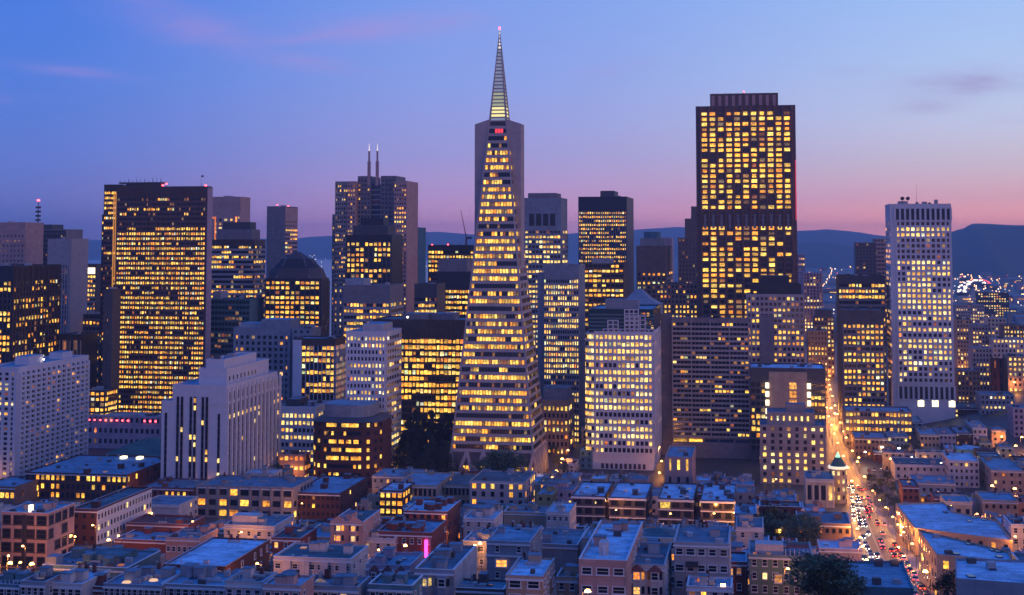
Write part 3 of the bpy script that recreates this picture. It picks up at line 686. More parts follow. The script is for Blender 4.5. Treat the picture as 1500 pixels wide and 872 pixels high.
for a in (541.0, 553.0):
    x_ = X(a, 10); zs = T.z(210); zl = T.z(236)
    for r_, za, zb_ in ((1.15, zB - 8, zl), (.65, zl - .1, T.z(221))): bx('spire', M['pink'], T.root, x_ - r_, x_ + r_, 9 - r_, 9 + r_, za, zb_)
    b = MB(); b.tube((x_, 9, T.z(221)), (x_, 9, zs), .6, .15, 6); put('spire_tip', b.mesh('spire_tip', emit('tip_floodlight_glow', (1.0, .80, .66), .9)), T.root)  # floodlight on the spire tips is put in as their own glow
T.done(481, 606, 208, 455)
T = simple('office_tower', 'dark glass tower with lit window grid and stepped crown before the twin-spired tower', 'office building', 507, 574, 346, 1100, 425, D=34, wallm='dark', nb=10, fh=4.0, ww=.72, wh=.58, span='dark', pier='dgrey', p=.6, pal='office', stick=.45, crown=5, pent=((.12, .88, .12, .85, 8, 'dgrey'), (.25, .75, .25, .75, 14, 'dark')), clut=0)
T = simple('office_tower', 'narrow dark green tower edge beside the twin-spired tower', 'office building', 607, 613, 335, 1330, 450, D=30, wallm='teal', nb=2, fh=4.0, ww=.8, wh=.5, p=.35, clut=0)
T = simple('office_block', 'concrete office block with ribbon windows and pale framed corner', 'office building', 503, 571, 420, 950, 478, px3=591, wallm='grey', nb=14, sb=7, fh=4.0, ww=.84, wh=.48, span='conc', p=.68, ps=.3, pal='office', crown=11, pent=((.0, .4, .1, .6, 5, 'metal'),), pier='conc', every=7, clut=3)
simple('office_tower', 'plain concrete stair tower flanking the ribbon-window office block', 'building', 488, 503, 424, 958, 500, D=20, wallm='grey', nb=2, fh=4, ww=.25, wh=.4, p=.3, pal='white_l', clut=1)
T = simple('office_block', 'dark flat-topped office block with red beacons under a tower crane', 'office building', 627, 694, 361, 1250, 400, D=34, wallm='dark', nb=15, fh=3.9, ww=.8, wh=.55, span='bronze', p=.68, pal='office', crown=4, clut=3)
T.mast(3, 3, T.H, .8, .3); T.mast(T.W * .42, 3, T.H, 1, .3)
T = simple('office_block', 'black-topped block with bright ribbon rows and a grey penthouse before the pyramid flank', 'office building', 640, 694, 400, 1090, 470, D=30, wallm='dark', nb=13, fh=4.0, ww=.86, wh=.5, span='dark', p=.72, pal='office', crown=13, pent=((.0, .8, .1, .8, 10, 'grey'),), clut=1)
simple('office_block', 'low dark block with one bright yellow window row beside the black-topped block', 'building', 607, 640, 418, 1030, 475, D=28, wallm='dgrey', nb=12, fh=4.2, ww=.8, wh=.5, span='grey', p=.55, crown=9, clut=2)
# crane
C = thing('tower_crane', 'thin red-brown luffing crane jib raised above the dark flat-topped block', 'crane', tuple(at(683, 362, 1262)))
b = MB(); b.box(-.8, .8, -.8, .8, 0, 8); put('mast', b.mesh('mast', M['brick']), C)
b = MB(); b.tube((0, 0, 8), (-5, 0, 33), .6, .25, 4); put('jib', b.mesh('jib', M['brick']), C)
b = MB(); b.box(.5, 5, -.6, .6, 7, 9); put('counterweight', b.mesh('counterweight', M['dgrey']), C)
T = simple('office_tower', 'bronze office block with broad rows of golden windows behind the dark redwoods', 'office building', 546, 686, 470, 900, 690, D=40, wallm='bronze', nb=24, fh=3.85, ww=.88, wh=.62, span='bronze', pier='dark', every=4, p=.86, pal='office', crown=11, rowvar=.15, pent=((.28, .55, .2, .7, 4, 'grey'), (.56, .8, .3, .8, 4, 'grey')), clut=3)
for i in range(13): T.piece('pier', 'dgrey', 'F', 0, 1 + i * (T.W - 2) / 12 - .3, 1.3 + i * (T.W - 2) / 12, 0, .8, T.H - 11, T.H)
bx('roof_lamp', M['lampw'], T.root, T.W * .36, T.W * .36 + .9, -.6, .2, T.H + 2, T.H + 2.9)
T = simple('office_block', 'pale framed office block with white fins over glowing floors', 'office building', 430, 491, 498, 880, 583, px3=506, wallm='bronze', nb=10, sb=8, fh=3.7, ww=.86, wh=.62, pier='white', span='bronze', pd=.8, p=.7, ps=.6, pal='office', crown=3.5, clut=2, roof='r_blue')
T.piece('pier', 'white', 'F', 0, 0, T.W * .2, 0, 1.0, 0, T.H); 
for i in range(12): T.pane('amber', 'F', -1.0, T.W * .1, T.H - 7 - i * 3.7, 1.6, 2.0)
T = simple('office_block', 'grey gridded office block with small square windows and blue rooftop plant rooms', 'office building', 342, 426, 482, 930, 545, D=34, wallm='bluegrey', nb=10, fh=3.9, ww=.55, wh=.52, span='bluegrey', pier='bluegrey', p=.22, pal='amber', stick=.2, crown=4, pent=((.45, .95, .1, .7, 6, 'bluegrey'), (.0, .4, .3, .8, 3, 'metal')), clut=3, roof='r_blue')
simple('office_block', 'narrow blue-grey annex beside the gridded office block', 'building', 428, 456, 484, 915, 500, D=20, wallm='bluegrey', nb=3, fh=3.9, ww=.4, wh=.4, p=.1, clut=2)
T = simple('office_tower', 'pale office building with punched square windows and ribbon-banded flank', 'office building', 507, 566, 488, 820, 682, px3=588, wallm='white', nb=11, sb=6, fh=3.75, ww=.56, wh=.50, p=.42, ps=.22, pal='white_l', stick=.4, crown=2, pent=((.35, .85, .15, .8, 5, 'stucco'),), clut=2, roof='r_blue', sidew=.85, span='white', pier='white', sd=.3, pd=.35)
T = simple('office_block', 'low white office block with wide square lit windows beside the deco building', 'office building', 405, 462, 598, 845, 680, px3=487, wallm='white', nb=9, sb=7, fh=4.4, ww=.68, wh=.5, span='white', pier='white', sd=.3, pd=.35, p=.75, ps=.5, pal='white_l', crown=3, clut=4, roof='r_mid', pent=((.1, .45, .3, .8, 4, 'dgrey'),))
simple('low_building', 'low pink-trimmed annex with glowing shopfront below the low white office block', 'building', 408, 446, 668, 800, 684, px3=455, wallm='pink', nb=5, fh=5, ww=.7, wh=.4, p=.8, pal='amber', clut=1, roof='r_mid', sb=4)

# round-cornered dark brick building
T = Tower('office_block', 'round-cornered dark brick building with a blue drum roof and small lit windows', 'office building', 452, 552, 618, 790, D=42)
w, D_, r_ = T.W, T.D, 12.0
def rr(x0, x1, y0, y1, r):
    pts = []
    for cx_, cy_, a0 in ((x1 - r, y0 + r, -90), (x1 - r, y1 - r, 0), (x0 + r, y1 - r, 90), (x0 + r, y0 + r, 180)):
        for k in range(6): a = radians(a0 + k * 18); pts.append((cx_ + r * cos(a), cy_ + r * sin(a)))
    return pts
pts = rr(0, w, 0, D_, r_); b = MB(); b.prism(pts, 0, T.H); put('wall', b.mesh('wall', M['dbrick']), T.root)
b = MB(); b.prism(rr(-.8, w + .8, -.8, D_ + .8, r_), T.H, T.H + 2.2, 0, rr(3, w - 3, 3, D_ - 3, r_ - 2)); put('roof', b.mesh('roof', M['dgrey']), T.root)
b = MB(); b.prism(rr(5, w - 6, 5, D_ - 5, 10), T.H + 2, T.H + 8.5); put('drum', b.mesh('drum', M['bluegrey']), T.root)
b = MB(); b.prism(rr(5.6, w - 6.6, 5.6, D_ - 5.6, 9.6), T.H + 8.5, T.H + 8.8); put('roof', b.mesh('roof', M['r_blue']), T.root)
nf = 8; fl = T.H / nf; rs = T.rs
for f in range(nf):
    bz = f * fl
    b = MB(); b.prism(rr(-.25, w + .25, -.25, D_ + .25, r_), bz, bz + fl * .42); put('brick_band', b.mesh('brick_band', M['dbrick']), T.root)
    for i in range(13):
        x = 11 + i * (w - 22) / 12
        T.pane('office' if rs.random() < (.72 if f in (7, 5, 4, 3) else .3) else 'glass', 'F', 0, x, bz + fl * .68, 1.5, 2.0)
    for cx_, a0, a1 in ((r_, 180, 270), (w - r_, 270, 360)):
        for k in range(4):
            a = radians(a0 + (k + .5) * 22.5); o = put('window', upane(M['office'] if rs.random() < .5 else M['glass']), T.root, (cx_ + r_ * cos(a), r_ + r_ * sin(a), bz + fl * .68), a + pi / 2, (1.5, .3, 2.0)); T.nw += 1
T.done(450, 556, 600, 698)

# art-deco building with tall white piers
T = Tower('deco_building', 'white art-deco block with tall pale piers, dark window slots and stepped tiers', 'office building', 237, 331, 590, 735, px3=409)
w, D_ = T.W, T.D; X = T.x; zM = T.z(566); zT = T.z(542, 0, 8); zU = T.z(528, 0, 14)
T.block(0, w, 0, D_, 0, T.H, 'white', roof='r_blue')
T.block(X(253), X(331) + .15, -.25, D_ - 4, T.H - .5, zM, 'white', roof='r_blue', name='tier')
xR = X(331) + .15
T.block(X(282), xR - 3, 8, D_ - 10, zM + .2, zT, 'white', roof='r_blue', name='tier'); T.block(X(288), xR - 6, 12, D_ - 22, zT + .2, zU, 'white', roof='r_blue', name='tier')
def slot(side, plane, a, wd, z0, z1, nfl, p):
    T.piece('window_slot', 'dark', side, plane, a - wd / 2, a + wd / 2, 0, .12, z0, z1)
    for f in range(nfl):
        zc_ = z0 + (f + .5) * (z1 - z0) / nfl
        T.pane('white_l' if rs.random() < p else 'glass', side, plane, a, zc_, wd * .82, (z1 - z0) / nfl * .62, out=.16)
rs = T.rs
for g_ in (261, 267, 280, 286, 297.5, 303.5): slot('F', -.25, X(g_), 1.35, 3, zM - 5, 14, .16)
for g_ in (243.5, 321): slot('F', 0, X(g_), 1.35, 3, T.H - 5, 12, .08)
for i in range(14): T.piece('pier', 'white', 'R', w, (i + .05) * D_ / 13.2, (i + .40) * D_ / 13.2, 0, .9, 0, T.H + (zM - T.H) * .9)
for i in range(13):
    a = (i + .72) * D_ / 13.2; T.piece('window_slot', 'dbrick', 'R', w, a - 1.3, a + 1.3, 0, .2, 2, T.H - .6)
    for f in range(14): T.pane('white_l' if rs.random() < (.7 if f == 12 else .05) else 'glass', 'R', w, a, 3 + (f + .5) * (T.H - 5) / 14, 1.6, 2.0, out=.28)
    T.pane('glass', 'R', xR, a, zM - 5, 1.6, 4.5, out=.1)
for i in range(8): T.pane('glass', 'R', xR - 3, 12 + i * 5.5, zT - 4.2, 1.4, 2.2)
T.clutter(X(290), xR - 10, 14, D_ - 30, zU + .2, 4); T.mast(X(333) - 8, 16, zU, 5, .2, False, 'flagpole'); T.done(237, 409, 526, 700)

# ---- right of the pyramid
T = simple('office_tower', 'pale blue office tower with a four-slot mechanical crown and bright window rows', 'skyscraper', 768, 822, 292, 1180, 405, px3=831, wallm='bluegrey', nb=10, sb=4, fh=4.05, ww=.8, wh=.5, span='bluegrey', pier='bluegrey', every=2, p=.72, ps=.25, pal='white_l', crown=26, pent=((.08, .86, .1, .8, 5, 'grey'),), clut=0, rowvar=.45)
for i in range(4): T.piece('louvre', 'dark', 'F', 0, T.W * (.13 + .19 * i), T.W * (.27 + .19 * i), .02, .15, T.H - 22, T.H - 12)
T = simple('office_tower', 'black pin-striped tower with fine pale mullions and golden window rows', 'skyscraper', 847, 918, 290, 1420, 385, px3=928, wallm='dark', nb=22, fh=4.0, ww=.55, wh=.5, pier='grey', pd=.9, sd=.2, p=.62, pal='office', crown=14, pent=((.44, .73, .1, .6, 7, 'dgrey'),), clut=2, rowvar=.45)
T = simple('office_block', 'brown block with wide lit windows in three bays below the pin-striped tower', 'office building', 855, 914, 388, 1210, 460, D=30, wallm='bronze', nb=9, fh=4.1, ww=.85, wh=.52, span='granite', pier='granite', every=3, p=.78, pal='office', clut=2, pent=((.2, .7, .1, .6, 5, 'metal'),))
T = simple('office_tower', 'slate-blue slab tower with blank cap and neat rows of slim lit windows', 'office building', 796, 848, 391, 960, 580, px3=857, wallm='bluegrey', nb=15, fh=3.8, ww=.55, wh=.56, span='lilac', p=.62, pal='white_l', crown=8.5, clut=2, rowvar=.4)
T.block(-4.5, -.05, 2, T.D - 2, 0, T.H - 4, 'bluegrey', 'stair_core', None)
T = simple('office_block', 'beige stone block with a dark roof and warm square windows beside the pyramid foot', 'office building', 795, 833, 588, 905, 672, px3=842, wallm='beige', nb=6, sb=4, fh=4.2, ww=.5, wh=.55, p=.62, ps=.3, pal='office', crown=3, pent=((.0, .95, .1, .8, 8, 'bluegrey'),), clut=0, roof='r_mid')
for px_, y_, d_, s_ in ((830, 640, 930, 0),): pass

T = Tower('office_tower', 'white gridded office tower with a rounded glass corner and stepped white frames above', 'office building', 870, 957, 488, 850, px3=968)
w, D_, H = T.W, T.D, T.H; rs = T.rs; zb_ = T.z(690); X = T.x; rC = 6.0
T.block(0, w, 0, D_, 0, H, 'white', roof='r_blue'); n = 17; z1 = H - 1; z0 = 9
T.facade('F', 0, .4, w - .4, z0, z1, n, 13, .70, .56, 'white', 'white', sd=.4, pd=.5, p=.72, pal='white_l', stick=.6)
T.facade('R', w, .4, D_ - .4, z0, z1, n, 8, .55, .5, 'white', 'white', p=.25, pal='amber')
b = MB(); arc = [(-rC * sin(radians(a)) * .95, rC - rC * cos(radians(a))) for a in range(0, 91, 15)]; pts = arc[::-1] + [(0, D_ * .6)]
b.prism([(p_[0], p_[1]) for p_ in ([(-rC * .95, D_ * .6)] + arc[::-1] + [(0, D_ * .6)])], 0, H); put('glass_corner', b.mesh('glass_corner', M['white']), T.root)
for f in range(n):
    for k in range(5):
        a = radians(9 + k * 16); T_z = z0 + (f + .72) * (z1 - z0) / n
        put('window', upane(M['white_l'] if rs.random() < .75 else M['glass']), T.root, (-rC * sin(a) * .95, rC - rC * cos(a), T_z), -a, (1.35, .3, 2.2)); T.nw += 1
zg = T.z(455, 0, 4); T.block(X(857) + 2, w, 3.0, D_ - 2, H + .2, zg, 'tglass', 'upper_glass', 'r_blue')
for i in range(5): T.piece('floor_band', 'teal', 'F', 3.0, X(857) + 2, w, 0, .2, H + 1.5 + i * (zg - H - 2) / 5, H + 2.3 + i * (zg - H - 2) / 5)
fh_ = (zg - H) / 5.2
for k, (p0, p1, nlev, nb_) in enumerate(((883, 958, 1, 9), (890, 905, 3.2, 2), (915, 945, 4.4, 4), (915, 935, 6.0, 3))):
    x0, x1 = X(p0), X(p1); yk = 2.4 - .5 * k + .3; top = H + nlev * fh_ * .92
    b = MB(); bw = (x1 - x0) / nb_; nl = int(round(nlev)) if nlev > 1 else 1; lh = (top - H - .2) / nl
    for i in range(nb_ + 1): b.box(x0 + i * bw - .35, x0 + i * bw + .35, yk - .45, yk, H + .2, top)
    for j in range(nl + 1): b.box(x0 - .35, x1 + .35, yk - .5, yk - .003, H + .2 + j * lh - .3, H + .2 + j * lh + .32)
    put('white_frame', b.mesh('white_frame', M['white']), T.root)
for i in range(6): T.pane('amber' if i % 2 else 'dim', 'F', 3.0, X(940 + 3 * i), H + rs.choice([1.5, 2.5, 4.4]) * fh_, 1.4, 2.0)
T.block(X(885), X(934), 6, 16, zg + .2, zg + 6.5, 'bluegrey', 'penthouse', 'r_blue', False); T.done(857, 968, 448, 694)
for i in range(10): T.piece('loading_bay', 'dark', 'F', 0, 4 + i * (w - 8) / 10, 5.6 + i * (w - 8) / 10, .02, .1, 1, 4)

# hip-roofed top behind it
T = simple('office_tower', 'blue tower top with a hipped pyramid roof and a bright glazed attic', 'office building', 901, 966, 446, 950, 460, D=34, wallm='bluegrey', nb=9, fh=4, ww=.85, wh=.6, p=.8, prow=lambda t: .05 if t < .9 else .95, clut=0, roof=None, crown=.5)
b = MB(); za = T.z(404, T.W / 2, 17); b.prism([(1, 1), (T.W - 1, 1), (T.W - 1, T.D - 1), (1, T.D - 1)], T.H, T.H + 3.5, 0, [(7, 5), (T.W - 7, 5), (T.W - 7, T.D - 5), (7, T.D - 5)]); put('roof', b.mesh('roof', M['bluegrey']), T.root)
b = MB(); b.prism([(7, 5), (T.W - 7, 5), (T.W - 7, T.D - 5), (7, T.D - 5)], T.H + 3.5, T.H + 9.5, 0, [(T.W / 2 - 2, 13), (T.W / 2 + 2, 13), (T.W / 2 + 2, 21), (T.W / 2 - 2, 21)]); put('roof', b.mesh('roof', M['bluegrey']), T.root); T.mast(T.W / 2, 17, T.H + 9.5, 9, .4, False, 'finial')
T = simple('office_tower', 'old stone tower with stepped shoulders and warm windows in front of the far hill', 'office building', 932, 976, 362, 1320, 450, px3=985, wallm='brown', nb=6, sb=3, fh=4.1, ww=.5, wh=.5, p=.5, ps=.15, pal='office', crown=24, pent=((.1, .8, .1, .8, 8, 'stone'), (.2, .65, .2, .7, 14, 'teal')), clut=0)
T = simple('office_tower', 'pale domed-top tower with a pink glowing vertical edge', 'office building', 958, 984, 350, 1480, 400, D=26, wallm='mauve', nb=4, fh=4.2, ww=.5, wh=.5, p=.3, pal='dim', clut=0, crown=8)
for i in range(16): bx('light_strip', M['white_l'], T.root, T.W - 2.0, T.W - .3, -.3, -.1, T.H - 14 - i * 3.6, T.H - 11.6 - i * 3.6)
T = simple('office_tower', 'dark gothic office tower with stepped setbacks beside the brown granite skyscraper', 'office building', 993, 1024, 350, 1330, 440, D=40, wallm='brown', nb=6, fh=4.0, ww=.42, wh=.5, p=.1, pal='amber', clut=0, dark='bglass')
T.block(T.x(1003), T.W + 20, 4, 30, T.H + .2, T.z(322), 'brown', 'setback'); T.block(T.x(1012), T.W + 20, 8, 26, T.z(322), T.z(304), 'brown', 'setback')
simple('office_block', 'brown stone block with small warm windows below the gothic tower', 'building', 966, 1022, 418, 1180, 465, D=30, wallm='brown', nb=10, fh=4.0, ww=.5, wh=.5, p=.4, pal='office', stick=.3, clut=4)

# brown granite skyscraper
T = Tower('office_tower', 'huge brown granite skyscraper with sawtooth bay windows and a red-lit edge', 'skyscraper', 1019, 1165, 158, 1167, D=46)
w, D_, H = T.W, T.D, T.H; rs = T.rs
T.block(0, w, 0, D_, 0, H, 'granite', roof='r_mid')
nb = 11; m_ = w * .045; bay = (w - 2 * m_) / nb; n = 54; z0 = 10; z1 = H - 4; fl = (z1 - z0) / n
for f in range(n): T.piece('spandrel', 'granite', 'F', 0, m_, w - m_, 0, .5, z0 + f * fl, z0 + f * fl + fl * .34)
for i in range(nb + 1):
    b = MB(); c_ = m_ + i * bay; b.prism([(c_ - bay * .22, 0), (c_ - bay * .08, -1.5), (c_ + bay * .08, -1.5), (c_ + bay * .22, 0)], 0, H + 1); put('bay_pier', b.mesh('bay_pier', M['granite']), T.root)
for f in range(n):
    t = f / n; blank = .58 < t < .635
    pf = 0 if blank else (.90 if t > .64 and t < .97 else .76); pf += rs.uniform(-.22, .15)
    for i in range(nb):
        on = rs.random() < pf
        T.pane('office' if on and rs.random() > .1 else 'dim' if on else 'glass', 'F', 0, m_ + (i + .5) * bay, z0 + (f + .67) * fl, bay * rs.choice([.66, .66, .6, .48]), fl * rs.choice([.64, .64, .52]), out=.3, th=.6)
for i in range(nb): T.piece('louvre', 'grey', 'F', 0, m_ + (i + .5) * bay - bay * .14, m_ + (i + .5) * bay + bay * .14, .65, .9, z0 + n * .585 * fl, z0 + n * .635 * fl)
x0, x1 = T.x(1040), T.x(1140); zp = T.z(140, 0, 4); T.block(x0, x1, 4, D_ - 4, H + .2, zp, 'granite', 'penthouse', 'r_mid')
for i in range(10): T.piece('louvre', 'pink', 'F', 4, x0 + 1.2 + i * (x1 - x0) / 10, x0 + 3.6 + i * (x1 - x0) / 10, 0, .3, H + 1.5, zp - .6)
T.mast((x0 + x1) / 2, 8, zp, 2.2, .4); 
for i in range(9): T.mast(x0 + 2 + i * 3.0 * rs.uniform(.8, 1.2), 6, zp, rs.uniform(1, 2.6), .2, False)
bx('light_strip', emit('red_edge_light', (1.0, .05, .08), .55), T.root, w - .9, w - .1, -.16, -.06, H * .62, H * .82); T.done(1017, 1167, 135, 462)

# hotel with long balcony bands
T = Tower('hotel_tower', 'grey hotel slab with long balcony bands and scattered lit rooms', 'hotel', 984, 1097, 468, 900, px3=1113)
w, D_, H = T.W, T.D, T.H; T.block(0, w, 0, D_, 0, H, 'grey'); z0 = T.z(640); n = 24
T.facade('F', 0, .5, w - .5, z0, H - 2, n, 20, .90, .52, 'conc', None, sd=.9, p=.11, pal='office', stick=.5, rowvar=.12)
for i in range(5): T.piece('pier', 'conc', 'F', 0, i * (w - .6) / 4, i * (w - .6) / 4 + .6, 0, 1.3, z0, H)
T.facade('R', w, .5, D_ - .5, z0, H - 2, n, 3, .5, .5, 'conc', None, p=.12, pal='amber')
T.block(T.x(967), -.05, 3, D_ - 4, 0, H + 2, 'grey', 'service_core', 'r_mid')
T.block(-.5, w + .5, -4, -.05, 0, T.z(648), 'grey', 'podium', 'r_mid')
for i in range(5): T.pane('office' if i < 2 else 'bglass', 'F', -.0, w * (.1 + .2 * i), z0 - 2.2, w * .17, 2.6, out=1.0)
for i in range(6): T.pane('glass' if i % 3 else 'office', 'F', -4, w * (.08 + .16 * i), T.z(692), w * .08, 3.4)
T.clutter(4, w - 4, 4, D_ - 4, H + .2, 9); T.done(965, 1113, 462, 694)
simple('low_building', 'small tan building with a dark central doorway before the hotel podium', 'building', 974, 1014, 672, 770, 712, px3=1019, wallm='pink', nb=3, fh=12, ww=.3, wh=.6, p=.0, clut=2, roof='r_blue')
T = simple('office_tower', 'pale stone tower with a dark flat crown before the granite skyscraper', 'office building', 1093, 1178, 433, 1050, 540, D=34, wallm='lilac', nb=13, fh=4.0, ww=.62, wh=.52, span='lilac', pier='lilac', every=3, p=.4, pal='office', stick=.5, clut=0, crown=1)
T.block(3, T.W - 2, 3, T.D - 3, T.H + .2, T.z(418, 0, 3), 'dark', 'attic', 'r_teal'); T.facade('F', 3, 5, T.W - 4, T.H + .6, T.z(418, 0, 3) - 1.0, 2, 11, .7, .55, 'dark', None, p=.7, pal='office', stick=.8)
T.block(T.W * .25, T.W * .75, 8, 22, T.z(418, 0, 3), T.z(404, 0, 8), 'dark', 'penthouse', 'r_teal', False); T.piece('blank_panel', 'grey', 'F', 0, T.W * .22, T.W * .48, 0, 1.2, 0, T.H - 14)
T = Tower('hotel_tower', 'brown blank-fronted block with glowing amber panels and globe lamp columns', 'hotel', 1098, 1209, 541, 880, D=36)
w, D_, H = T.W, T.D, T.H; T.block(0, w, 0, D_, 0, H, 'dgrey', roof='r_pale'); rs = T.rs; X = T.x
T.block(X(1126), X(1182), -1.5, -.05, 0, H - 1.2, 'tan', 'blank_panel', None)
for i in range(5):
    zc_ = T.z(564 + i * 12.5)
    if i < 4: T.pane('amber', 'F', -1.5, X(1161), zc_, 4.2, 4.0)
    for a in (1123.5, 1184.5):
        b = MB(); b.prism([(X(a) + 1.1 * cos(k * pi / 3), -1.6 + 1.1 * sin(k * pi / 3)) for k in range(6)], zc_ - 1.6, zc_ + 1.6); put('globe_lamp', b.mesh('globe_lamp', M['sign']), T.root)
T.facade('F', 0, X(1187), w - .5, 6, H - 8, 11, 4, .85, .5, 'dgrey', None, p=.3, pal='office', stick=.8); T.facade('F', 0, .5, X(1121), 6, H - 8, 11, 3, .8, .6, 'dgrey', None, p=.3, pal='office', stick=.5)
T.clutter(4, w - 4, 4, D_ - 4, H + .2, 6); T.done(1098, 1212, 533, 600)
T = simple('office_block', 'old pale stone block with a recessed attic and rows of small warm windows', 'building', 1113, 1210, 625, 800, 716, D=28, wallm='stone', nb=8, fh=3.7, ww=.42, wh=.55, p=.48, pal='white_l', stick=.3, clut=3, roof='r_mid', rowvar=.2)
T.block(4, T.W - 6, 3, T.D - 4, T.H + .2, T.z(606, 0, 3), 'stone', 'attic'); T.facade('F', 3, 5, T.W - 8, T.H + 1, T.z(606, 0, 3) - 1, 1, 7, .35, .5, None, None, p=.9, pal='white_l')
T.block(T.W * .4, T.W * .7, 8, 16, T.z(606, 0, 3), T.z(598, 0, 3) + 2, 'stone', 'penthouse', 'r_mid', False)
for i in range(5): T.piece('pier', 'stone', 'F', 0, i * (T.W - .8) / 4, .8 + i * (T.W - .8) / 4, 0, .4, 0, T.H)

# ---- right: towers by the avenue
T = simple('office_tower', 'grey office tower with dark upper bands and lit ribbons beside the white gridded slab', 'office building', 1228, 1296, 406, 1050, 470, D=34, wallm='dgrey', nb=14, fh=4.2, ww=.88, wh=.5, span='grey', p=.45, pal='office', stick=.8, crown=5, clut=3, rowvar=.45)
T = simple('office_tower', 'blue-grey block with window groups of three and blank cap by the avenue', 'office building', 1233, 1295, 456, 985, 612, D=32, wallm='dgrey', nb=9, fh=3.9, ww=.7, wh=.52, span='grey', pier='grey', every=3, p=.72, pal='office', crown=9, clut=2, rowvar=.3)
T = Tower('office_tower', 'white gridded slab tower with square windows and a row of dark crown slots', 'skyscraper', 1303, 1393, 301, 1030, left=1296.5)
w, D_, H = T.W, T.D, T.H; T.block(0, w, 0, D_, 0, H, 'white', roof='r_blue'); zf = T.z(586); nb = 11
T.facade('F', 0, w * .085, w - .5, T.z(562), H - 12, 29, nb, .62, .56, 'white', 'white', sd=.5, pd=.6, p=.54, pal='white_l', stick=.6, rowvar=.4)
for z0, z1 in ((H - 10.5, H - 2.5), (zf + 1, T.z(566))):
    for i in range(nb): T.piece('crown_slot', 'dark', 'F', 0, w * .085 + (i + .2) * w * .91 / nb, w * .085 + (i + .8) * w * .91 / nb, .02, .1, z0, z1)
    for i in range(nb + 1): T.piece('pier', 'white', 'F', 0, w * .085 + (i - .2) * w * .91 / nb, w * .085 + (i + .2) * w * .91 / nb, 0, .62, z0 - 1, z1 + .8)
T.facade('L', 0, .5, D_ - .5, T.z(562), H - 12, 29, 6, .3, .5, None, None, p=.25, pal='amber')
for a in (.45, .68, .95): T.pane('sign', 'F', 0, w * a, zf - 2, w * .1, 4.5)
T.block(w * .16, w * .3, 4, 12, H + .2, H + 3, 'conc', 'penthouse', 'r_mid', False); T.block(w * .75, w * .8, 4, 8, H + .2, H + 4, 'conc', 'penthouse', 'r_mid', False)
for a in (.22, .31):
    T.mast(w * a, 4, H + 1, 4, .25, False, 'dish_pole'); b = MB(); b.tube((w * a, 3.4, H + 5), (w * a, 4.2, H + 5.4), 1.5, .3, 10); put('satellite_dish', b.mesh('satellite_dish', M['dgrey']), T.root)
T.mast(w * .46, 6, H, 16, .12, False); T.clutter(w * .4, w * .7, 3, 12, H + .2, 4); T.done(1296, 1400, 290, 598)

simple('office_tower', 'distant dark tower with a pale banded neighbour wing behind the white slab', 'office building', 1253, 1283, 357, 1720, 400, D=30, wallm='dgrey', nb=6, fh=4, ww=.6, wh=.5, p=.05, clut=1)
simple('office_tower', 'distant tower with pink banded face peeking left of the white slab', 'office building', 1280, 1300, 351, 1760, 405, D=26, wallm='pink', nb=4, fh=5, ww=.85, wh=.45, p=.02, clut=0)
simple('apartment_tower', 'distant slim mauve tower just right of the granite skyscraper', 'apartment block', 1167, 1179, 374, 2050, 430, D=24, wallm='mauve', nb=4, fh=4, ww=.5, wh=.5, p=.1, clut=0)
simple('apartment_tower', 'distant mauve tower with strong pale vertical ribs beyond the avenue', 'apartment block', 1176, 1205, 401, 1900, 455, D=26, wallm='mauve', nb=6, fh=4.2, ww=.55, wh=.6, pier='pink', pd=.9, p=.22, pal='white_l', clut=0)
simple('office_block', 'dim brick block with a mansard hump and lit lower rows beyond the avenue', 'building', 1192, 1222, 466, 1400, 540, D=26, wallm='brown', nb=6, fh=4.2, ww=.6, wh=.5, p=.5, pal='white_l', clut=0, roof='r_teal', pent=((.1, .9, .1, .9, 8, 'dgrey'),))
simple('office_block', 'pale classical block glowing orange at street level at the avenue end', 'building', 1183, 1212, 486, 1230, 545, D=30, wallm='beige', nb=6, fh=4.2, ww=.45, wh=.5, p=.35, pal='office', clut=2)
simple('low_building', 'lit two-row office podium at the foot of the blue-grey avenue block', 'building', 1238, 1336, 604, 935, 622, D=30, wallm='grey', nb=18, fh=4.5, ww=.75, wh=.45, p=.6, pal='office', clut=5, roof='r_blue')
# hillside blocks to the right of the white slab
HB = [('pale stone apartment block with a glowing ground floor on the slope', 1401, 1424, 470, 1240, 540, 'beige', 5, .25), ('mid-rise apartment block with stacked bright window pairs on the slope', 1424, 1452, 480, 1180, 540, 'stone', 6, .4),
      ('long low garage block with bright strips below the far highway', 1400, 1442, 448, 1700, 465, 'conc', 12, .5), ('flat-roofed office block with a gold window band on the slope', 1470, 1512, 478, 1230, 505, 'brown', 9, .5),
      ('cream corner building with amber upper window on the slope', 1446, 1474, 468, 1330, 500, 'cream', 5, .35), ('wide dark hall with a white light strip on the far flats', 1432, 1478, 430, 2200, 445, 'dgrey', 12, .4),
      ('curved pale apartment house beside the dark church tower', 1424, 1454, 512, 1110, 560, 'lilac', 6, .2), ('pink-lit narrow house climbing the slope at the frame edge', 1476, 1504, 524, 1080, 570, 'tan', 4, .5),
      ('white apartment block with blue roof terraces on the slope', 1454, 1500, 498, 1160, 530, 'stucco', 8, .3), ('brown shop block with warm street glow beside the white slab foot', 1402, 1436, 545, 1075, 590, 'brown', 6, .25),
      ('tall pale hotel with shaded windows at the frame edge', 1484, 1530, 600, 930, 660, 'mauve', 6, .12), ('dim two-storey terrace below the dark church tower', 1436, 1486, 580, 1010, 610, 'bluegrey', 8, .2)]
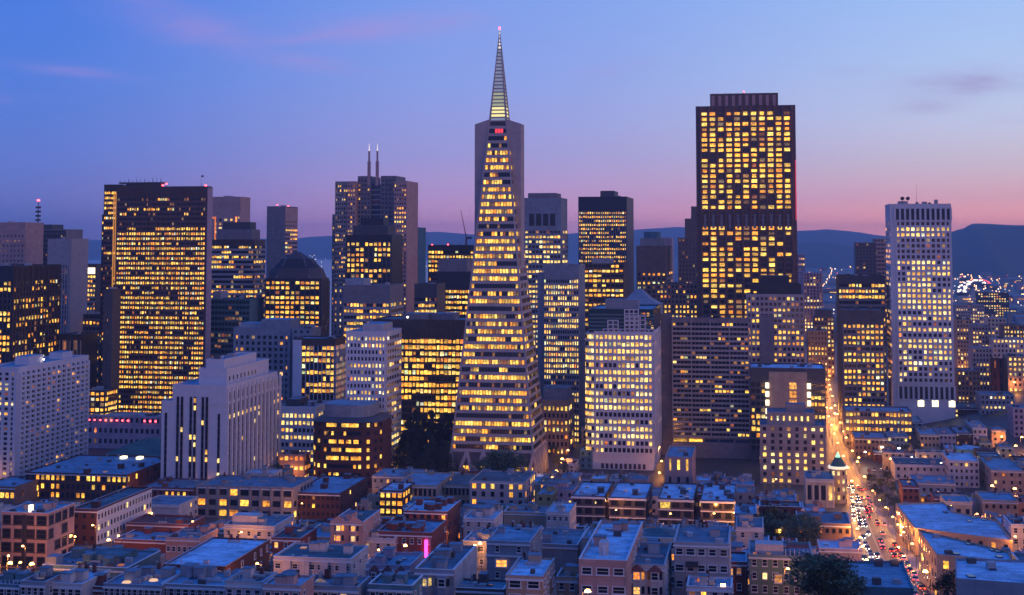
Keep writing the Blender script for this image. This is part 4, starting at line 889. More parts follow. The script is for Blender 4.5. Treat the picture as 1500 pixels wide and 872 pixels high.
for lb, a, c_, yt, d, vis, wm, nb_, p_ in HB: simple('apartment_block', lb, 'building', a, c_, yt, d, vis, D=24, wallm=wm, nb=nb_, fh=3.6, ww=.5, wh=.5, p=p_, pal='white_l', clut=2, roof='r_mid')
T = simple('church_tower', 'dark brick church tower with corner pinnacles among glowing hillside blocks', 'church', 1453, 1470, 528, 1090, 585, D=9, wallm='dbrick', nb=2, fh=9, ww=.3, wh=.6, p=0, clut=0)
for x_ in (0, T.W / 2, T.W):
    b = MB(); b.tube((x_, .3, T.H), (x_, .3, T.H + 4), .8, .1, 4); put('pinnacle', b.mesh('pinnacle', M['dbrick']), T.root)
# ------------------------------------------------------------------ low houses and shops on the slope
def inside(poly, x, y):
    r = False; n = len(poly)
    for i in range(n):
        (x0, y0), (x1, y1) = poly[i], poly[(i + 1) % n]
        if (y0 > y) != (y1 > y) and x < (x1 - x0) * (y - y0) / (y1 - y0) + x0: r = not r
    return r
HOUSE_ROOMS = ['amber', 'amber', 'white_l', 'dim', 'office']
class House:
    def __init__(s, name, label, cat, P, W, D, h, wallm, roof, th=TH, group=None, floors=None, sides='FR', litp=.12, frames=None, bays=None, trim='trim', wsize=(1.15, 1.65), seed=0, parapet=True, clut=5, pal=None, sink=3.0, door=False, cornice=True):
        s.W, s.D, s.h, s.wall, s.th = W, D, h, wallm, th
        s.ct, s.st = cos(th), sin(th); s.P = P; s.rs = random.Random(seed * 13 + int(P.x * 7 + P.y * 3))
        s.root = thing(name, label, cat, (P.x, P.y, P.z), -th, group); r = s.root; rs = s.rs
        s.near = P.y < 600 if frames is None else frames
        bx('wall', M[wallm], r, 0, W, 0, D, -sink - .02 * D, h)
        bx('roof', M[roof], r, .3, W - .3, .3, D - .3, h, h + .12)
        if parapet:
            b = MB(); t, ph = .3, rs.uniform(.45, .95)
            b.box(-.05, W + .05, -.05, t, h - .1, h + ph); b.box(-.05, W + .05, D - t, D + .05, h - .1, h + ph)
            b.box(-.05, t, t, D - t, h - .1, h + ph); b.box(W - t, W + .05, t, D - t, h - .1, h + ph)
            put('parapet', b.mesh('parapet', M[wallm]), r)
        if cornice: bx('cornice', M[trim], r, -.12, W + .12, -.42, -.055, h - .55, h - .12)
        s.floors = floors or max(1, int(round(h / 3.3))); fl = h / s.floors
        s.trim = trim
        nb = bays or max(2, int(W / 3.3))
        for sd in sides:
            ln = W if sd == 'F' else D; k = nb if sd == 'F' else max(2, int(D / 4.5)); bay = ln / k
            for f in range(s.floors):
                for i in range(k):
                    if sd != 'F' and rs.random() < .3: continue
                    ww = min(wsize[0], bay * .62)
                    if rs.random() < .18: ww *= 1.25
                    on = rs.random() < (litp if sd == 'F' else litp * .5)
                    mt = (pal or rs.choice(HOUSE_ROOMS)) if on else 'glass'
                    s.window(sd, (i + .5) * bay, (f + .56) * fl, ww, min(wsize[1], fl * .62), mt)
        if door:
            bx('door', M['dtrim'], r, W * .12, W * .12 + 1.1, -.12, -.01, 0, 2.3)
        s.roof_things(int(clut * 2.3) if P.y < 620 else clut)
        if parapet and P.y < 600:                        # pale coping along the parapet
            b = MB(); b.box(-.12, W + .12, -.12, .36, h + ph, h + ph + .09); b.box(W - .36, W + .12, .36, D + .1, h + ph, h + ph + .09); b.box(-.12, .36, .36, D + .1, h + ph, h + ph + .09); put('coping', b.mesh('coping', M['trim'] if rs.random() < .6 else M['metal']), r)
        if s.near:
            b = MB(); xx = rs.choice([.25, W - .25]); b.tube((xx, -.12, -1), (xx, -.12, h - .2), .07, .07, 5); put('drainpipe', b.mesh('drainpipe', M['metal']), r)
            if s.floors >= 3 and rs.random() < .35: s.fire_escape(W * rs.uniform(.2, .7))
        cs = [s.world(*q) for q in ((0, 0), (W, 0), (W, D), (0, D))]; FOOT.append(cs)
    def world(s, x, y): return (s.P.x + x * s.ct + y * s.st, s.P.y - x * s.st + y * s.ct)
    def window(s, sd, a, z, w, h, mt, out=0.0, plane=None, sill=True):
        pl = plane if plane is not None else (0 if sd in 'FL' else s.W)
        if sd == 'F': loc, rz = (a, pl - .05 - out, z), 0
        elif sd == 'R': loc, rz = (pl + .05 + out, a, z), pi / 2
        else: loc, rz = (pl - .05 - out, a, z), -pi / 2
        o = put('window', upane(M[mt]), s.root, loc, rz, (w, .1, h))
        if s.near: put('frame', uframe(M[s.trim]), o)
        return o
    def roof_things(s, n):
        rs, W, D, h, r = s.rs, s.W, s.D, s.h, s.root
        for _ in range(n):
            k = rs.random(); x, y = rs.uniform(.9, max(1.0, W - 3.2)), rs.uniform(.9, max(1.0, D - 3.2))
            if k < .22:
                w, l, hh = rs.uniform(1.8, 3), rs.uniform(2, 3.4), rs.uniform(1.9, 2.6)
                if x + w < W - .4 and y + l < D - .4:
                    o = bx('roof_hatch', M[s.wall], r, x, x + w, y, y + l, h + .12, h + hh); bx('hatch_roof', M['r_mid'], r, x - .15, x + w + .15, y - .15, y + l + .15, h + hh, h + hh + .14)
            elif k < .42: bx('roof_unit', M[rs.choice(['metal', 'dgrey', 'conc'])], r, x, x + rs.uniform(.8, 2), y, y + rs.uniform(.8, 2), h + .12, h + rs.uniform(.7, 1.5))
            elif k < .60: bx('skylight', M['bglass' if rs.random() < .75 else 'dim'], r, x, x + rs.uniform(1, 1.8), y, y + rs.uniform(1, 2), h + .12, h + .42)
            elif k < .67:
                l = rs.uniform(2, 5); 
                if x + l < W - .5: bx('duct', M['metal'], r, x, x + l, y, y + .55, h + .35, h + .85); bx('duct_riser', M['metal'], r, x, x + .55, y + .001, y + .551, h + .1, h + .35)
            elif k < .73:
                b = MB(); hh = rs.uniform(2, 3.6); b.tube((x, y, h), (x, y, h + hh), .04, .03, 4); [b.tube((x - .6, y, h + hh - .2 - q * .3), (x + .6, y, h + hh - .2 - q * .3), .02, .02, 4) for q in range(3)]; put('antenna', b.mesh('antenna', M['metal']), r)
            elif k < .84:
                b = MB(); hh = rs.uniform(.7, 1.7); b.tube((x, y, h), (x, y, h + hh), .11, .11, 6); b.tube((x, y, h + hh), (x, y, h + hh + .2), .22, .2, 6); put('vent_pipe', b.mesh('vent_pipe', M['metal']), r)
            else: bx('chimney', M[rs.choice(['brick', 'dbrick', 'conc'])], r, x, x + .7, D - 1.3, D - .5, h, h + rs.uniform(1.3, 2.2))
    def fire_escape(s, a, w=2.6):
        fl = s.h / s.floors; b = MB()
        for f in range(1, s.floors):
            z = f * fl + .1; b.box(a, a + w, -1.25, -.15, z, z + .08); b.box(a, a + w, -1.25, -1.2, z + .9, z + .96)
            for k in range(6): b.box(a + k * w / 5 - .03, a + k * w / 5 + .03, -1.25, -1.2, z, z + .9)
            if f > 1: b.tube((a + .3, -.8, z - fl), (a + w - .3, -.8, z), .06, .06, 4); b.tube((a + .3, -1.1, z - fl), (a + w - .3, -1.1, z), .06, .06, 4)
        put('fire_escape', b.mesh('fire_escape', M['dtrim']), s.root)
    def bay_window(s, a, w=2.6, dep=.9, mt='glass', cap='r_mid', gable=None):
        "three-sided bay running up the front"
        fl = s.h / s.floors; z0 = fl * (.9 if s.floors > 1 else .2); z1 = s.h - .5; b = MB()
        b.prism([(a - w / 2, 0), (a - w / 4, -dep), (a + w / 4, -dep), (a + w / 2, 0)], z0, z1)
        o = put('bay_window', b.mesh('bay_window', M[s.wall]), s.root)
        if gable:
            b = MB(); b.poly([(a - w / 2 - .2, .2, z1), (a + w / 2 + .2, .2, z1), (a + w / 2, -dep - .2, z1), (a - w / 2, -dep - .2, z1), (a, .2, z1 + 1.5), (a, -dep * .6, z1 + 1.1)], [(0, 3, 5, 4), (3, 2, 5), (2, 1, 4, 5), (0, 4, 1), (0, 1, 2, 3)])
            put('bay_roof', b.mesh('bay_roof', M[gable]), s.root)
        for f in range(s.floors):
            z = (f + .56) * fl
            if z < z0 + .5: continue
            m_ = mt if s.rs.random() < .8 else 'glass'
            p = put('window', upane(M[m_]), o, (a, -dep - .04, z), 0, (w * .42, .1, min(1.7, fl * .6))); put('frame', uframe(M[s.trim]), p)
            for sg in (-1, 1):
                q = math.atan2(dep, w / 4)
                put('window', upane(M['glass' if s.rs.random() < .7 else m_]), o, (a + sg * (w * 3 / 8 + .03), -dep / 2 - .03, z), sg * q, (math.hypot(w / 4, dep) * .62, .1, min(1.7, fl * .6)))
    def protect(s, x0, x1, y0, y1): PROTECT.append((x0, x1, y0, y1, s.P.y))

def house(label, x1, x2, yt, yb, h, wallm, roof, vis=None, name='house', cat='house', x3=None, th=TH, **kw):
    "place a house by its roof: front roof edge from (x1, yt) to x2, rear roof edge at row yb"
    g0 = ground(x1, yt, h); zr = g0.z + h; ct, st = cos(th), sin(th)
    cx = (x2 - PX) / F; W = (cx * (g0.y * CP + (zr - CAMZ) * SP) - g0.x) / (ct + cx * st * CP)
    d2 = (zr - CAMZ) / ray((x1 + x2) / 2, yb)[1]; D = max(5.0, (d2 - g0.y + W * .5 * st) / ct)
    Hs = House(name, label, cat, g0, W, min(D, 60), h, wallm, roof, th, seed=int(x1 + yt), **kw)
    Hs.protect(x1, max(x2, x3 or x2), yb, vis or yt + 12); Hs.x = lambda px: W * (px - x1) / (x2 - x1)
    return Hs

# --- left foreground
H = house('peach stucco apartment house with big dark square windows lit from the street below', 2, 70, 752, 738, 17, 'pink', 'r_blue', 832, cat='apartment block', name='apartment_house', floors=4, bays=4, wsize=(2.6, 3.2), litp=0, clut=6, cornice=False, trim='dtrim')
bx('recess', M['dark'], H.root, H.x(33), H.x(40), -.12, -.02, 0, 16.8); bx('lit_hatch', M['sign'], H.root, H.x(37), H.x(41), 2, 3.5, 17.1, 19.4)
H = house('long corner building with red brick front and white side full of small windows', 106, 142, 748, 716, 12.5, 'dbrick', 'r_teal', 800, name='corner_building', cat='building', floors=3, litp=.12, sides='F', x3=207, frames=False, clut=2)
bx('side_wall', M['trim'], H.root, H.W, H.W + .25, 0, H.D, -2, 12.6)
for f in range(3):
    for i in range(18): H.window('R', 1.2 + i * (H.D - 2.4) / 17, 2.3 + f * 4.0, .95, 1.9, 'white_l' if H.rs.random() < .1 else 'glass', plane=H.W + .25)
H = house('long dark red brick warehouse with two rows of glowing windows', 37, 186, 693, 667, 13, 'dbrick', 'r_blue', 734, name='warehouse', cat='building', floors=3, bays=20, litp=.5, pal='office', clut=26, wsize=(1.5, 2.4), frames=False)
for a in (112, 137): bx('lit_skylight', M['sign'], H.root, H.x(a), H.x(a + 7), H.D - 9, H.D - 5, 13.3, 14.5)
house('low building at the frame edge with a warm glowing window row', -30, 22, 714, 700, 8, 'brown', 'r_blue', 738, name='low_building', cat='building', floors=1, bays=7, litp=1, pal='office', wsize=(2.0, 2.6), frames=False)
H = house('plain pink wall building lit by one bright orange floodlight', 203, 262, 740, 728, 8, 'stucco', 'r_mid', 762, name='low_building', cat='building', floors=2, sides='R', x3=273, clut=2)
house('red brick row building with paired yellow windows under a cluttered parapet', 206, 283, 715, 703, 10, 'brick', 'r_mid', 735, name='row_building', cat='building', floors=2, bays=9, litp=.4, pal='office', frames=False, clut=12)
house('windowless dark red flat-roofed shed behind the red-walled shed', 185, 275, 768, 757, 6, 'brick', 'r_red', 786, name='shed', cat='building', sides='', clut=3)
house('windowless red-walled shed with pale grey roof', 168, 245, 792, 780, 5, 'brick', 'r_blue', 808, name='shed', cat='building', sides='', clut=4)
house('small pink stucco house with six shuttered windows and a cluttered grey roof', 243, 291, 790, 776, 7, 'pink', 'r_mid', 812, floors=1, bays=6, litp=0, clut=7)
house('wide low building with a broad pale roof and red side walls', 240, 330, 829, 791, 7, 'dbrick', 'r_pale', 840, name='low_building', cat='building', floors=2, litp=.05, clut=3, cornice=False)
H = house('grey industrial building with tall steel windows, several glowing yellow', 288, 430, 713, 700, 14, 'stone', 'r_mid', 760, name='warehouse', cat='building', floors=3, bays=9, litp=.3, pal='office', wsize=(4.0, 2.6), clut=16, frames=False)
for i in range(10): bx('pier', M['stone'], H.root, i * (H.W - .9) / 9, i * (H.W - .9) / 9 + .9, -.55, -.02, 0, 15)
house('dark brick building with a row of arched windows and a broad blue roof', 428, 498, 723, 699, 11, 'dbrick', 'r_blue', 760, name='brick_building', cat='building', x3=523, floors=3, bays=10, litp=.06, clut=7, frames=False)
H = house('white terraced house with a penthouse deck and a long window-lined flank', 328, 402, 772, 756, 9, 'stucco', 'r_mid', 796, x3=430, floors=2, bays=5, litp=.15, clut=5)
bx('penthouse', M['stucco'], H.root, 2, H.W * .6, 3, 9, 9.1, 12.6)
H = house('pink gabled-parapet apartment house with two columns of bay windows', 484, 531, 766, 748, 13, 'pink', 'r_teal', 815, x3=548, floors=4, bays=2, litp=0, name='apartment_house', cat='apartment block', clut=5)
for a in (.28, .74): H.bay_window(H.W * a, 3.4, 1.0, 'amber')
b = MB(); b.poly([(0, -.3, 13.7), (H.W / 2, -.3, 13.7), (H.W / 4, -.3, 15.4), (0, .1, 13.7), (H.W / 2, .1, 13.7), (H.W / 4, .1, 15.4)], [(0, 1, 2), (5, 4, 3), (0, 2, 5, 3), (1, 4, 5, 2), (0, 3, 4, 1)]); gm = b.mesh('gable', M['pink'])
for i in (0, 1): put('gable', gm, H.root, (i * H.W / 2, 0, 0))
house('small orange-lit house with arched windows beside the gabled apartment house', 441, 484, 790, 772, 6, 'tan', 'r_blue', 812, floors=1, bays=4, litp=.25, pal='amber', clut=3)
house('narrow red house with two amber windows glowing in the alley', 398, 440, 790, 775, 8, 'brick', 'r_teal', 812, floors=2, bays=3, litp=.4, pal='amber', clut=3)
H = house('wide pale stucco duplex with dark roof and white-framed window groups', 401, 514, 818, 800, 8.5, 'stucco', 'r_teal', 848, x3=528, floors=2, bays=9, litp=0, clut=4, wsize=(1.5, 1.3))
for i in range(4): bx('projecting_bay', M['stucco'], H.root, H.W * (.13 + .24 * i), H.W * (.23 + .24 * i), -.7, -.02, 0, 8.2)
house('white house with two bright porch lamps on its roof deck', 531, 577, 792, 780, 7, 'stucco', 'r_blue', 812, floors=2, litp=.1, clut=4)
H = house('red brick cinema block with a tall magenta neon sign on its corner', 552, 632, 782, 764, 9, 'brick', 'r_blue', 814, name='brick_building', cat='building', x3=672, floors=2, bays=7, litp=.1, pal='amber', clut=9)
bx('neon_sign', emit('magenta_tube', (1.0, .04, .42), 5.0, 'AUTO'), H.root, H.x(625) - .5, H.x(625) + .5, -.95, -.45, 1.2, 7.6)
H = house('tall red brick block with pale roof and three amber attic windows', 592, 655, 750, 734, 14, 'brick', 'r_pale', 768, name='brick_building', cat='building', x3=672, floors=4, bays=6, litp=.2, pal='amber', clut=6, frames=False)
house('salmon classical building with an arcade of arched windows', 640, 688, 712, 696, 11, 'tan', 'r_teal', 734, name='classical_building', cat='building', floors=2, bays=8, litp=.15, pal='dim', wsize=(1.6, 3.2), frames=False, clut=6)
house('plain beige building with two rows of arched yellow windows', 688, 769, 706, 692, 15, 'lilac', 'r_teal', 736, name='classical_building', cat='building', floors=4, bays=6, litp=.5, pal='office', wsize=(1.7, 2.6), frames=False, clut=8)
house('ornate stone building with slim columns and a ribbed metal roof', 578, 640, 712, 694, 12, 'beige', 'r_blue', 734, name='classical_building', cat='building', floors=2, bays=9, litp=.12, wsize=(1.4, 3.4), frames=False, clut=5)
house('dark little bank with three arched and one wide golden window', 556, 590, 720, 708, 11, 'dbrick', 'r_pale', 756, name='brick_building', cat='building', floors=3, bays=4, litp=.85, pal='office', wsize=(2.4, 2.0), frames=False)
house('broad grey-roofed building left of the ornate stone building', 545, 610, 698, 688, 10, 'bluegrey', 'r_blue', 710, name='low_building', cat='building', floors=2, litp=.05, frames=False, clut=14)
house('long white-parapet garage with plain tan front wall', 738, 802, 752, 742, 8, 'tan', 'r_mid', 772, name='garage', cat='building', sides='', clut=4)
house('white shed with a raised pale roof beside the long garage', 800, 834, 752, 738, 9, 'stucco', 'r_pale', 776, name='shed', cat='building', floors=2, bays=4, litp=0, clut=4)
# modern terrace of four modules
for i, (a, c_, lp) in enumerate(((838, 886, 'with one tiny lit lamp'), (892, 946, 'with unlit ribbon glazing'), (964, 1016, 'with one bright golden living room'), (1026, 1076, 'beside the pale annex'))):
    H = house('modern dark-framed terrace module ' + lp, a, c_, 728 + i * 2.2, 708 + i, 12, 'dgrey', 'r_pale', 764, name='terrace_house', floors=3, bays=3, litp=0, wsize=(3.9, 2.6), clut=9, trim='trim', group='modules of the modern terrace', cornice=False)
    bx('roof_fascia', M['trim'], H.root, -.3, H.W + .3, -1.0, -.1, 11.5, 12.3)
    for k in range(4): bx('slab_edge', M['trim'], H.root, 0, H.W, -.5, -.1, k * 4 - .2, k * 4 + .25)
    if i == 2: H.window('F', H.W * .2, 9.9, 4.2, 2.6, 'office', out=.12)
    if i == 0: H.window('F', H.W * .72, 9.9, .5, .9, 'white_l', out=.12)
H = house('blue-grey house with two white-framed attic windows over a lit bay', 713, 776, 795, 772, 11, 'bluegrey', 'r_blue', 852, x3=780, floors=3, bays=2, litp=0, clut=6, wsize=(1.2, 1.7))
H.window('F', H.W * .35, 5.4, 3.2, 2.0, 'amber', out=.3); bx('cornice', M['trim'], H.root, -.2, H.W + .2, -.6, -.07, 7.2, 7.7)
H = house('orange-tan house with a bright pale roof and wide front windows', 741, 795, 846, 820, 9, 'tan', 'r_pale', 872, x3=813, floors=3, bays=2, litp=0, wsize=(2.6, 1.6), clut=6)
H = house('grey house with a canted bay front and tall white party wall', 608, 664, 838, 803, 9, 'bluegrey', 'r_mid', 872, x3=695, floors=2, bays=2, litp=.1, clut=5, sides='F')
bx('party_wall', M['stucco'], H.root, H.W, H.W + .3, .5, H.D, -2, 9.8); H.bay_window(H.W * .25, 3.6, 1.1, 'white_l'); H.bay_window(H.W * .72, 3.6, 1.1, 'glass')
house('large windowless slate-blue hall with a long low roof', 778, 846, 800, 778, 8, 'bluegrey', 'r_mid', 835, name='hall', cat='building', sides='', clut=3)
H = house('pink apartment house with a dazzling pale roof and stair hatch', 848, 918, 824, 768, 12, 'pink', 'r_pale', 872, x3=936, floors=3, bays=3, litp=0, name='apartment_house', cat='apartment block', wsize=(2.2, 1.5), clut=4, cornice=False)
bx('stair_hatch', M['stucco'], H.root, H.W * .35, H.W * .52, 7, 11, 12.1, 15); bx('hatch_door', M['trim'], H.root, H.W * .44, H.W * .5, 6.9, 6.98, 12.2, 14.6)
H = house('white victorian house with two red-capped bay windows', 918, 974, 832, 800, 10, 'stucco', 'r_mid', 872, x3=985, floors=3, bays=2, litp=0, clut=4)
H.bay_window(H.W * .27, 3.6, 1.0, 'amber', gable='r_red'); H.bay_window(H.W * .74, 3.6, 1.0, 'glass', gable='r_red')
H = house('pale four-storey apartment house with dark balconies and three glowing stair windows', 987, 1068, 797, 772, 15, 'lilac', 'r_mid', 872, x3=1118, floors=4, bays=5, litp=.06, name='apartment_house', cat='apartment block', clut=6, sides='F', wsize=(1.8, 1.5))
for k in range(3):
    bx('balcony', M['dtrim'], H.root, H.W * .22, H.W * .44, -1.2, -.02, 2.6 + k * 3.7, 3.7 + k * 3.7); H.window('R', 1.6, 4.6 + k * 4.2, 1.1, 2.8, 'amber')
H = house('green-sided house with white posts, roof terrace and one orange window', 1097, 1190, 815, 795, 10, 'green', 'r_mid', 872, floors=3, bays=6, litp=.05, clut=7, x3=1195)
H.window('F', H.W * .46, 4.6, 1.8, 2.0, 'amber', out=.1); bx('upper_deck', M['stucco'], H.root, H.W * .1, H.W * .55, 3, 8, 10.1, 12.6); bx('awning', M['brick'], H.root, H.W * .6, H.W * .95, 2, 6, 12.2, 12.5)
for k in range(6): bx('deck_post', M['trim'], H.root, H.W * (.58 + .07 * k), H.W * (.58 + .07 * k) + .12, .3, .42, 10, 12.2)
H = house('narrow annex with a shallow pitched roof right of the balconied apartment house', 1078, 1118, 775, 760, 12, 'stucco', 'r_mid', 800, floors=3, litp=.1, clut=4)
house('pale flat annex with blue roof beside the modern terrace', 1076, 1108, 755, 742, 9, 'bluegrey', 'r_pale', 780, floors=2, litp=0, clut=5)
# by the avenue
H = house('theatre with tall floodlit columns beside the avenue', 1180, 1222, 704, 692, 13, 'cream', 'r_mid', 740, name='theatre', cat='building', floors=1, bays=4, litp=.35, pal='amber', wsize=(2.0, 7.0), frames=False, clut=3)
for k in range(5): bx('column', M['cream'], H.root, k * (H.W - .9) / 4, k * (H.W - .9) / 4 + .9, -.7, -.05, 0, 12)
house('brown curved-front block glowing dimly by the avenue', 1168, 1246, 768, 752, 9, 'brown', 'r_mid', 805, name='low_building', cat='building', floors=2, bays=8, litp=.25, pal='amber', frames=False, clut=4)
house('low mauve shed with a pale roof between the dark trees and the avenue', 1200, 1262, 806, 794, 5, 'mauve', 'r_pale', 818, name='shed', cat='building', sides='', clut=3)
# flat-iron tower with green cupola
g0 = ground(1229, 738); T0 = thing('corner_building', 'slim flatiron corner tower with a glowing green copper cupola', 'building', tuple(g0), -TH); PROTECT.append((1215, 1243, 680, 738, g0.y))
b = MB(); b.prism([(4.2 * cos(k * pi / 6), 4.2 * sin(k * pi / 6) + 4) for k in range(12)], -1, 17); put('wall', b.mesh('wall', M['stone']), T0)
b = MB(); b.prism([(5 * cos(k * pi / 6), 5 * sin(k * pi / 6) + 4) for k in range(12)], 17, 18.2); put('cornice', b.mesh('cornice', emit('cornice_floodlight_glow', (1.0, .9, .6), .8)), T0)  # light on the cornice is put in as a glow of its material
b = MB(); b.prism([(4 * cos(k * pi / 6), 4 * sin(k * pi / 6) + 4) for k in range(12)], 18.2, 22.5, 0, [(1.6 * cos(k * pi / 6), 1.6 * sin(k * pi / 6) + 4) for k in range(12)]); put('cupola', b.mesh('cupola', M['r_green']), T0)
b = MB(); b.tube((0, 4, 22.5), (0, 4, 25), 1.2, .2, 8); put('finial', b.mesh('finial', emit('green_lantern', (.35, 1.0, .45), 1.6)), T0)
for f in range(4):
    for k in range(5):
        a = radians(200 + k * 35); put('window', upane(M['white_l' if (f + k) % 3 else 'glass']), T0, (4.15 * cos(a), 4 + 4.15 * sin(a), 3 + f * 4), a + pi / 2, (1.1, .3, 2))
FOOT.append([(g0.x - 5, g0.y), (g0.x + 5, g0.y), (g0.x + 5, g0.y + 9), (g0.x - 5, g0.y + 9)])
house('pale blue three-storey house with a light roof standing above the plaza', 1390, 1434, 676, 664, 14, 'stucco', 'r_pale', 716, floors=4, bays=6, litp=.12, sides='FL', frames=False)
house('low white warehouse with a dark roof left of the pale blue house', 1311, 1388, 682, 672, 8, 'stucco', 'r_teal', 706, name='warehouse', cat='building', floors=2, bays=8, litp=.03, frames=False, clut=8)
house('blue-roofed wide building below the low white warehouse', 1338, 1400, 708, 698, 7, 'bluegrey', 'r_blue', 720, name='low_building', cat='building', floors=1, litp=.1, frames=False, clut=7)
house('cream house with two dark windows under a small porch roof', 1384, 1424, 737, 727, 8, 'cream', 'r_blue', 756, floors=1, bays=3, litp=0, wsize=(1.6, 2.2), frames=False, clut=3)
house('tan gable-end house glowing orange from the cross street', 1452, 1500, 690, 672, 12, 'tan', 'r_blue', 722, floors=3, bays=4, litp=.05, sides='FL', frames=False)
house('white corner house with three small square windows at the frame edge', 1481, 1520, 770, 758, 11, 'stucco', 'r_mid', 802, floors=3, bays=3, litp=0, sides='FL')
house('brick shop with a pale cornice facing the avenue', 1322, 1346, 714, 704, 10, 'brick', 'r_mid', 738, name='shop_building', cat='building', floors=3, bays=3, litp=.15, sides='FL', frames=False)
house('ochre-lit tiled building with arched lower windows behind the cream house', 1440, 1492, 735, 722, 9, 'tan', 'r_blue', 754, name='low_building', cat='building', floors=2, bays=5, litp=.3, pal='amber', frames=False)
for lb, a, c_, yt, yb, hh, wm, rf, nb_, lp in (('red shopfront building with white-trimmed top window by the avenue', 1246, 1268, 628, 620, 11, 'brick', 'r_blue', 3, .2), ('olive stucco terrace of three storeys facing the plaza', 1252, 1300, 643, 634, 11, 'brown', 'r_blue', 8, .12), ('bluish terrace with a stepped parapet facing the plaza', 1300, 1330, 640, 630, 11, 'bluegrey', 'r_blue', 5, .15),
        ('tan terrace with lamp-lit ground floor facing the plaza', 1348, 1376, 638, 628, 12, 'tan', 'r_blue', 5, .12), ('mauve house with a hipped look facing the plaza', 1376, 1400, 637, 627, 12, 'mauve', 'r_mid', 4, .1), ('dark brick house between the mauve and the white plaza houses', 1400, 1424, 635, 626, 12, 'dbrick', 'r_mid', 4, .12),
        ('white narrow house with dark windows facing the plaza', 1425, 1446, 628, 618, 13, 'stucco', 'r_blue', 3, .05), ('long dark red terrace behind the plaza houses', 1356, 1440, 598, 590, 10, 'dbrick', 'r_teal', 12, .12), ('blue-roofed hall behind the plaza terrace', 1268, 1352, 618, 606, 9, 'bluegrey', 'r_blue', 9, .05)):
    house(lb, a, c_, yt, yb, hh, wm, rf, None, floors=3, bays=nb_, litp=lp, frames=False, sides='FL', clut=5, name='terrace_house')

def roof_poly(label, pts, h, wallm, roof, vis, name='low_building', litp=.1, nwin=0):
    "building whose roof outline was read off as pixels on one level roof plane"
    cx = sum(p[0] for p in pts) / len(pts); cy = sum(p[1] for p in pts) / len(pts); g = ground(cx, cy, h); zr = g.z + h
    W3 = [at(p[0], p[1], (zr - CAMZ) / ray(*p)[1]) for p in pts]; o = g.copy()
    r = thing(name, label, 'building', tuple(o)); loc = [(p.x - o.x, p.y - o.y) for p in W3]
    b = MB(); b.prism(loc, -4, h); put('wall', b.mesh('wall', M[wallm]), r)
    c_ = Vector((sum(p[0] for p in loc) / len(loc), sum(p[1] for p in loc) / len(loc)))
    sh = lambda k: [((x - c_.x) * k + c_.x, (y - c_.y) * k + c_.y) for x, y in loc]
    b = MB(); b.prism(sh(.985), h, h + .15); put('roof', b.mesh('roof', M[roof]), r)
    b = MB(); n = len(loc); A, B = sh(1.004), sh(.975)
    for i in range(n): j = (i + 1) % n; b.prism([A[i], A[j], B[j], B[i]], h - .3, h + .7)
    q = put('parapet', b.mesh('parapet', M[wallm]), r)
    FOOT.append([(p.x, p.y) for p in W3]); PROTECT.append((min(p[0] for p in pts), max(p[0] for p in pts), min(p[1] for p in pts), vis, min(p.y for p in W3)))
    rs = random.Random(int(cx))
    for _ in range(7):
        k = rs.random(); i, j = rs.randrange(n), rs.randrange(n); q = Vector(sh(.7)[i]).lerp(Vector(sh(.7)[j]), rs.random())
        if k < .5: bx('roof_unit', M[rs.choice(['metal', 'conc', 'dgrey'])], r, q.x, q.x + 1.8, q.y, q.y + 1.6, h + .15, h + rs.uniform(.9, 1.8))
        else: bx('skylight', M['bglass'], r, q.x, q.x + 1.5, q.y, q.y + 2.4, h + .15, h + .5)
    for e in range(n):
        a, c2 = Vector(loc[e]), Vector(loc[(e + 1) % n]); dv = c2 - a; nr = Vector((dv.y, -dv.x)).normalized()
        if (a + c2) .length == 0: continue
        mid_ = (a + c2) / 2 + Vector((o.x, o.y))
        if nr.dot(-mid_) < 0: continue
        k = int(dv.length / 4)
        for f in range(max(1, int(h / 3.6))):
            for i in range(k):
                pos = a + dv * ((i + .5) / k) + nr * .05
                put('window', upane(M[rs.choice(['amber', 'office']) if rs.random() < litp else M and 'glass']), r, (pos.x, pos.y, 2 + f * 3.6), math.atan2(dv.y, dv.x), (1.3, .1, 1.9))
    return r
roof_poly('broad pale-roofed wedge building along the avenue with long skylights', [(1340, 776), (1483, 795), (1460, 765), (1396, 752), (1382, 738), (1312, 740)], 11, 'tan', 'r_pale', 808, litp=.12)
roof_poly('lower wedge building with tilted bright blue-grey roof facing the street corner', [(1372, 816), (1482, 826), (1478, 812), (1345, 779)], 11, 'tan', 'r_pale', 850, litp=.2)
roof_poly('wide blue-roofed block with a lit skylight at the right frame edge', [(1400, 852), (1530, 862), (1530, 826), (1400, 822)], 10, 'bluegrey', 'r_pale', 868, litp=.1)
r = roof_poly('cluster roof of a dark teal shed row beside the avenue', [(1206, 862), (1338, 866), (1322, 826), (1206, 826)], 7, 'teal', 'r_blue', 872, litp=.1)


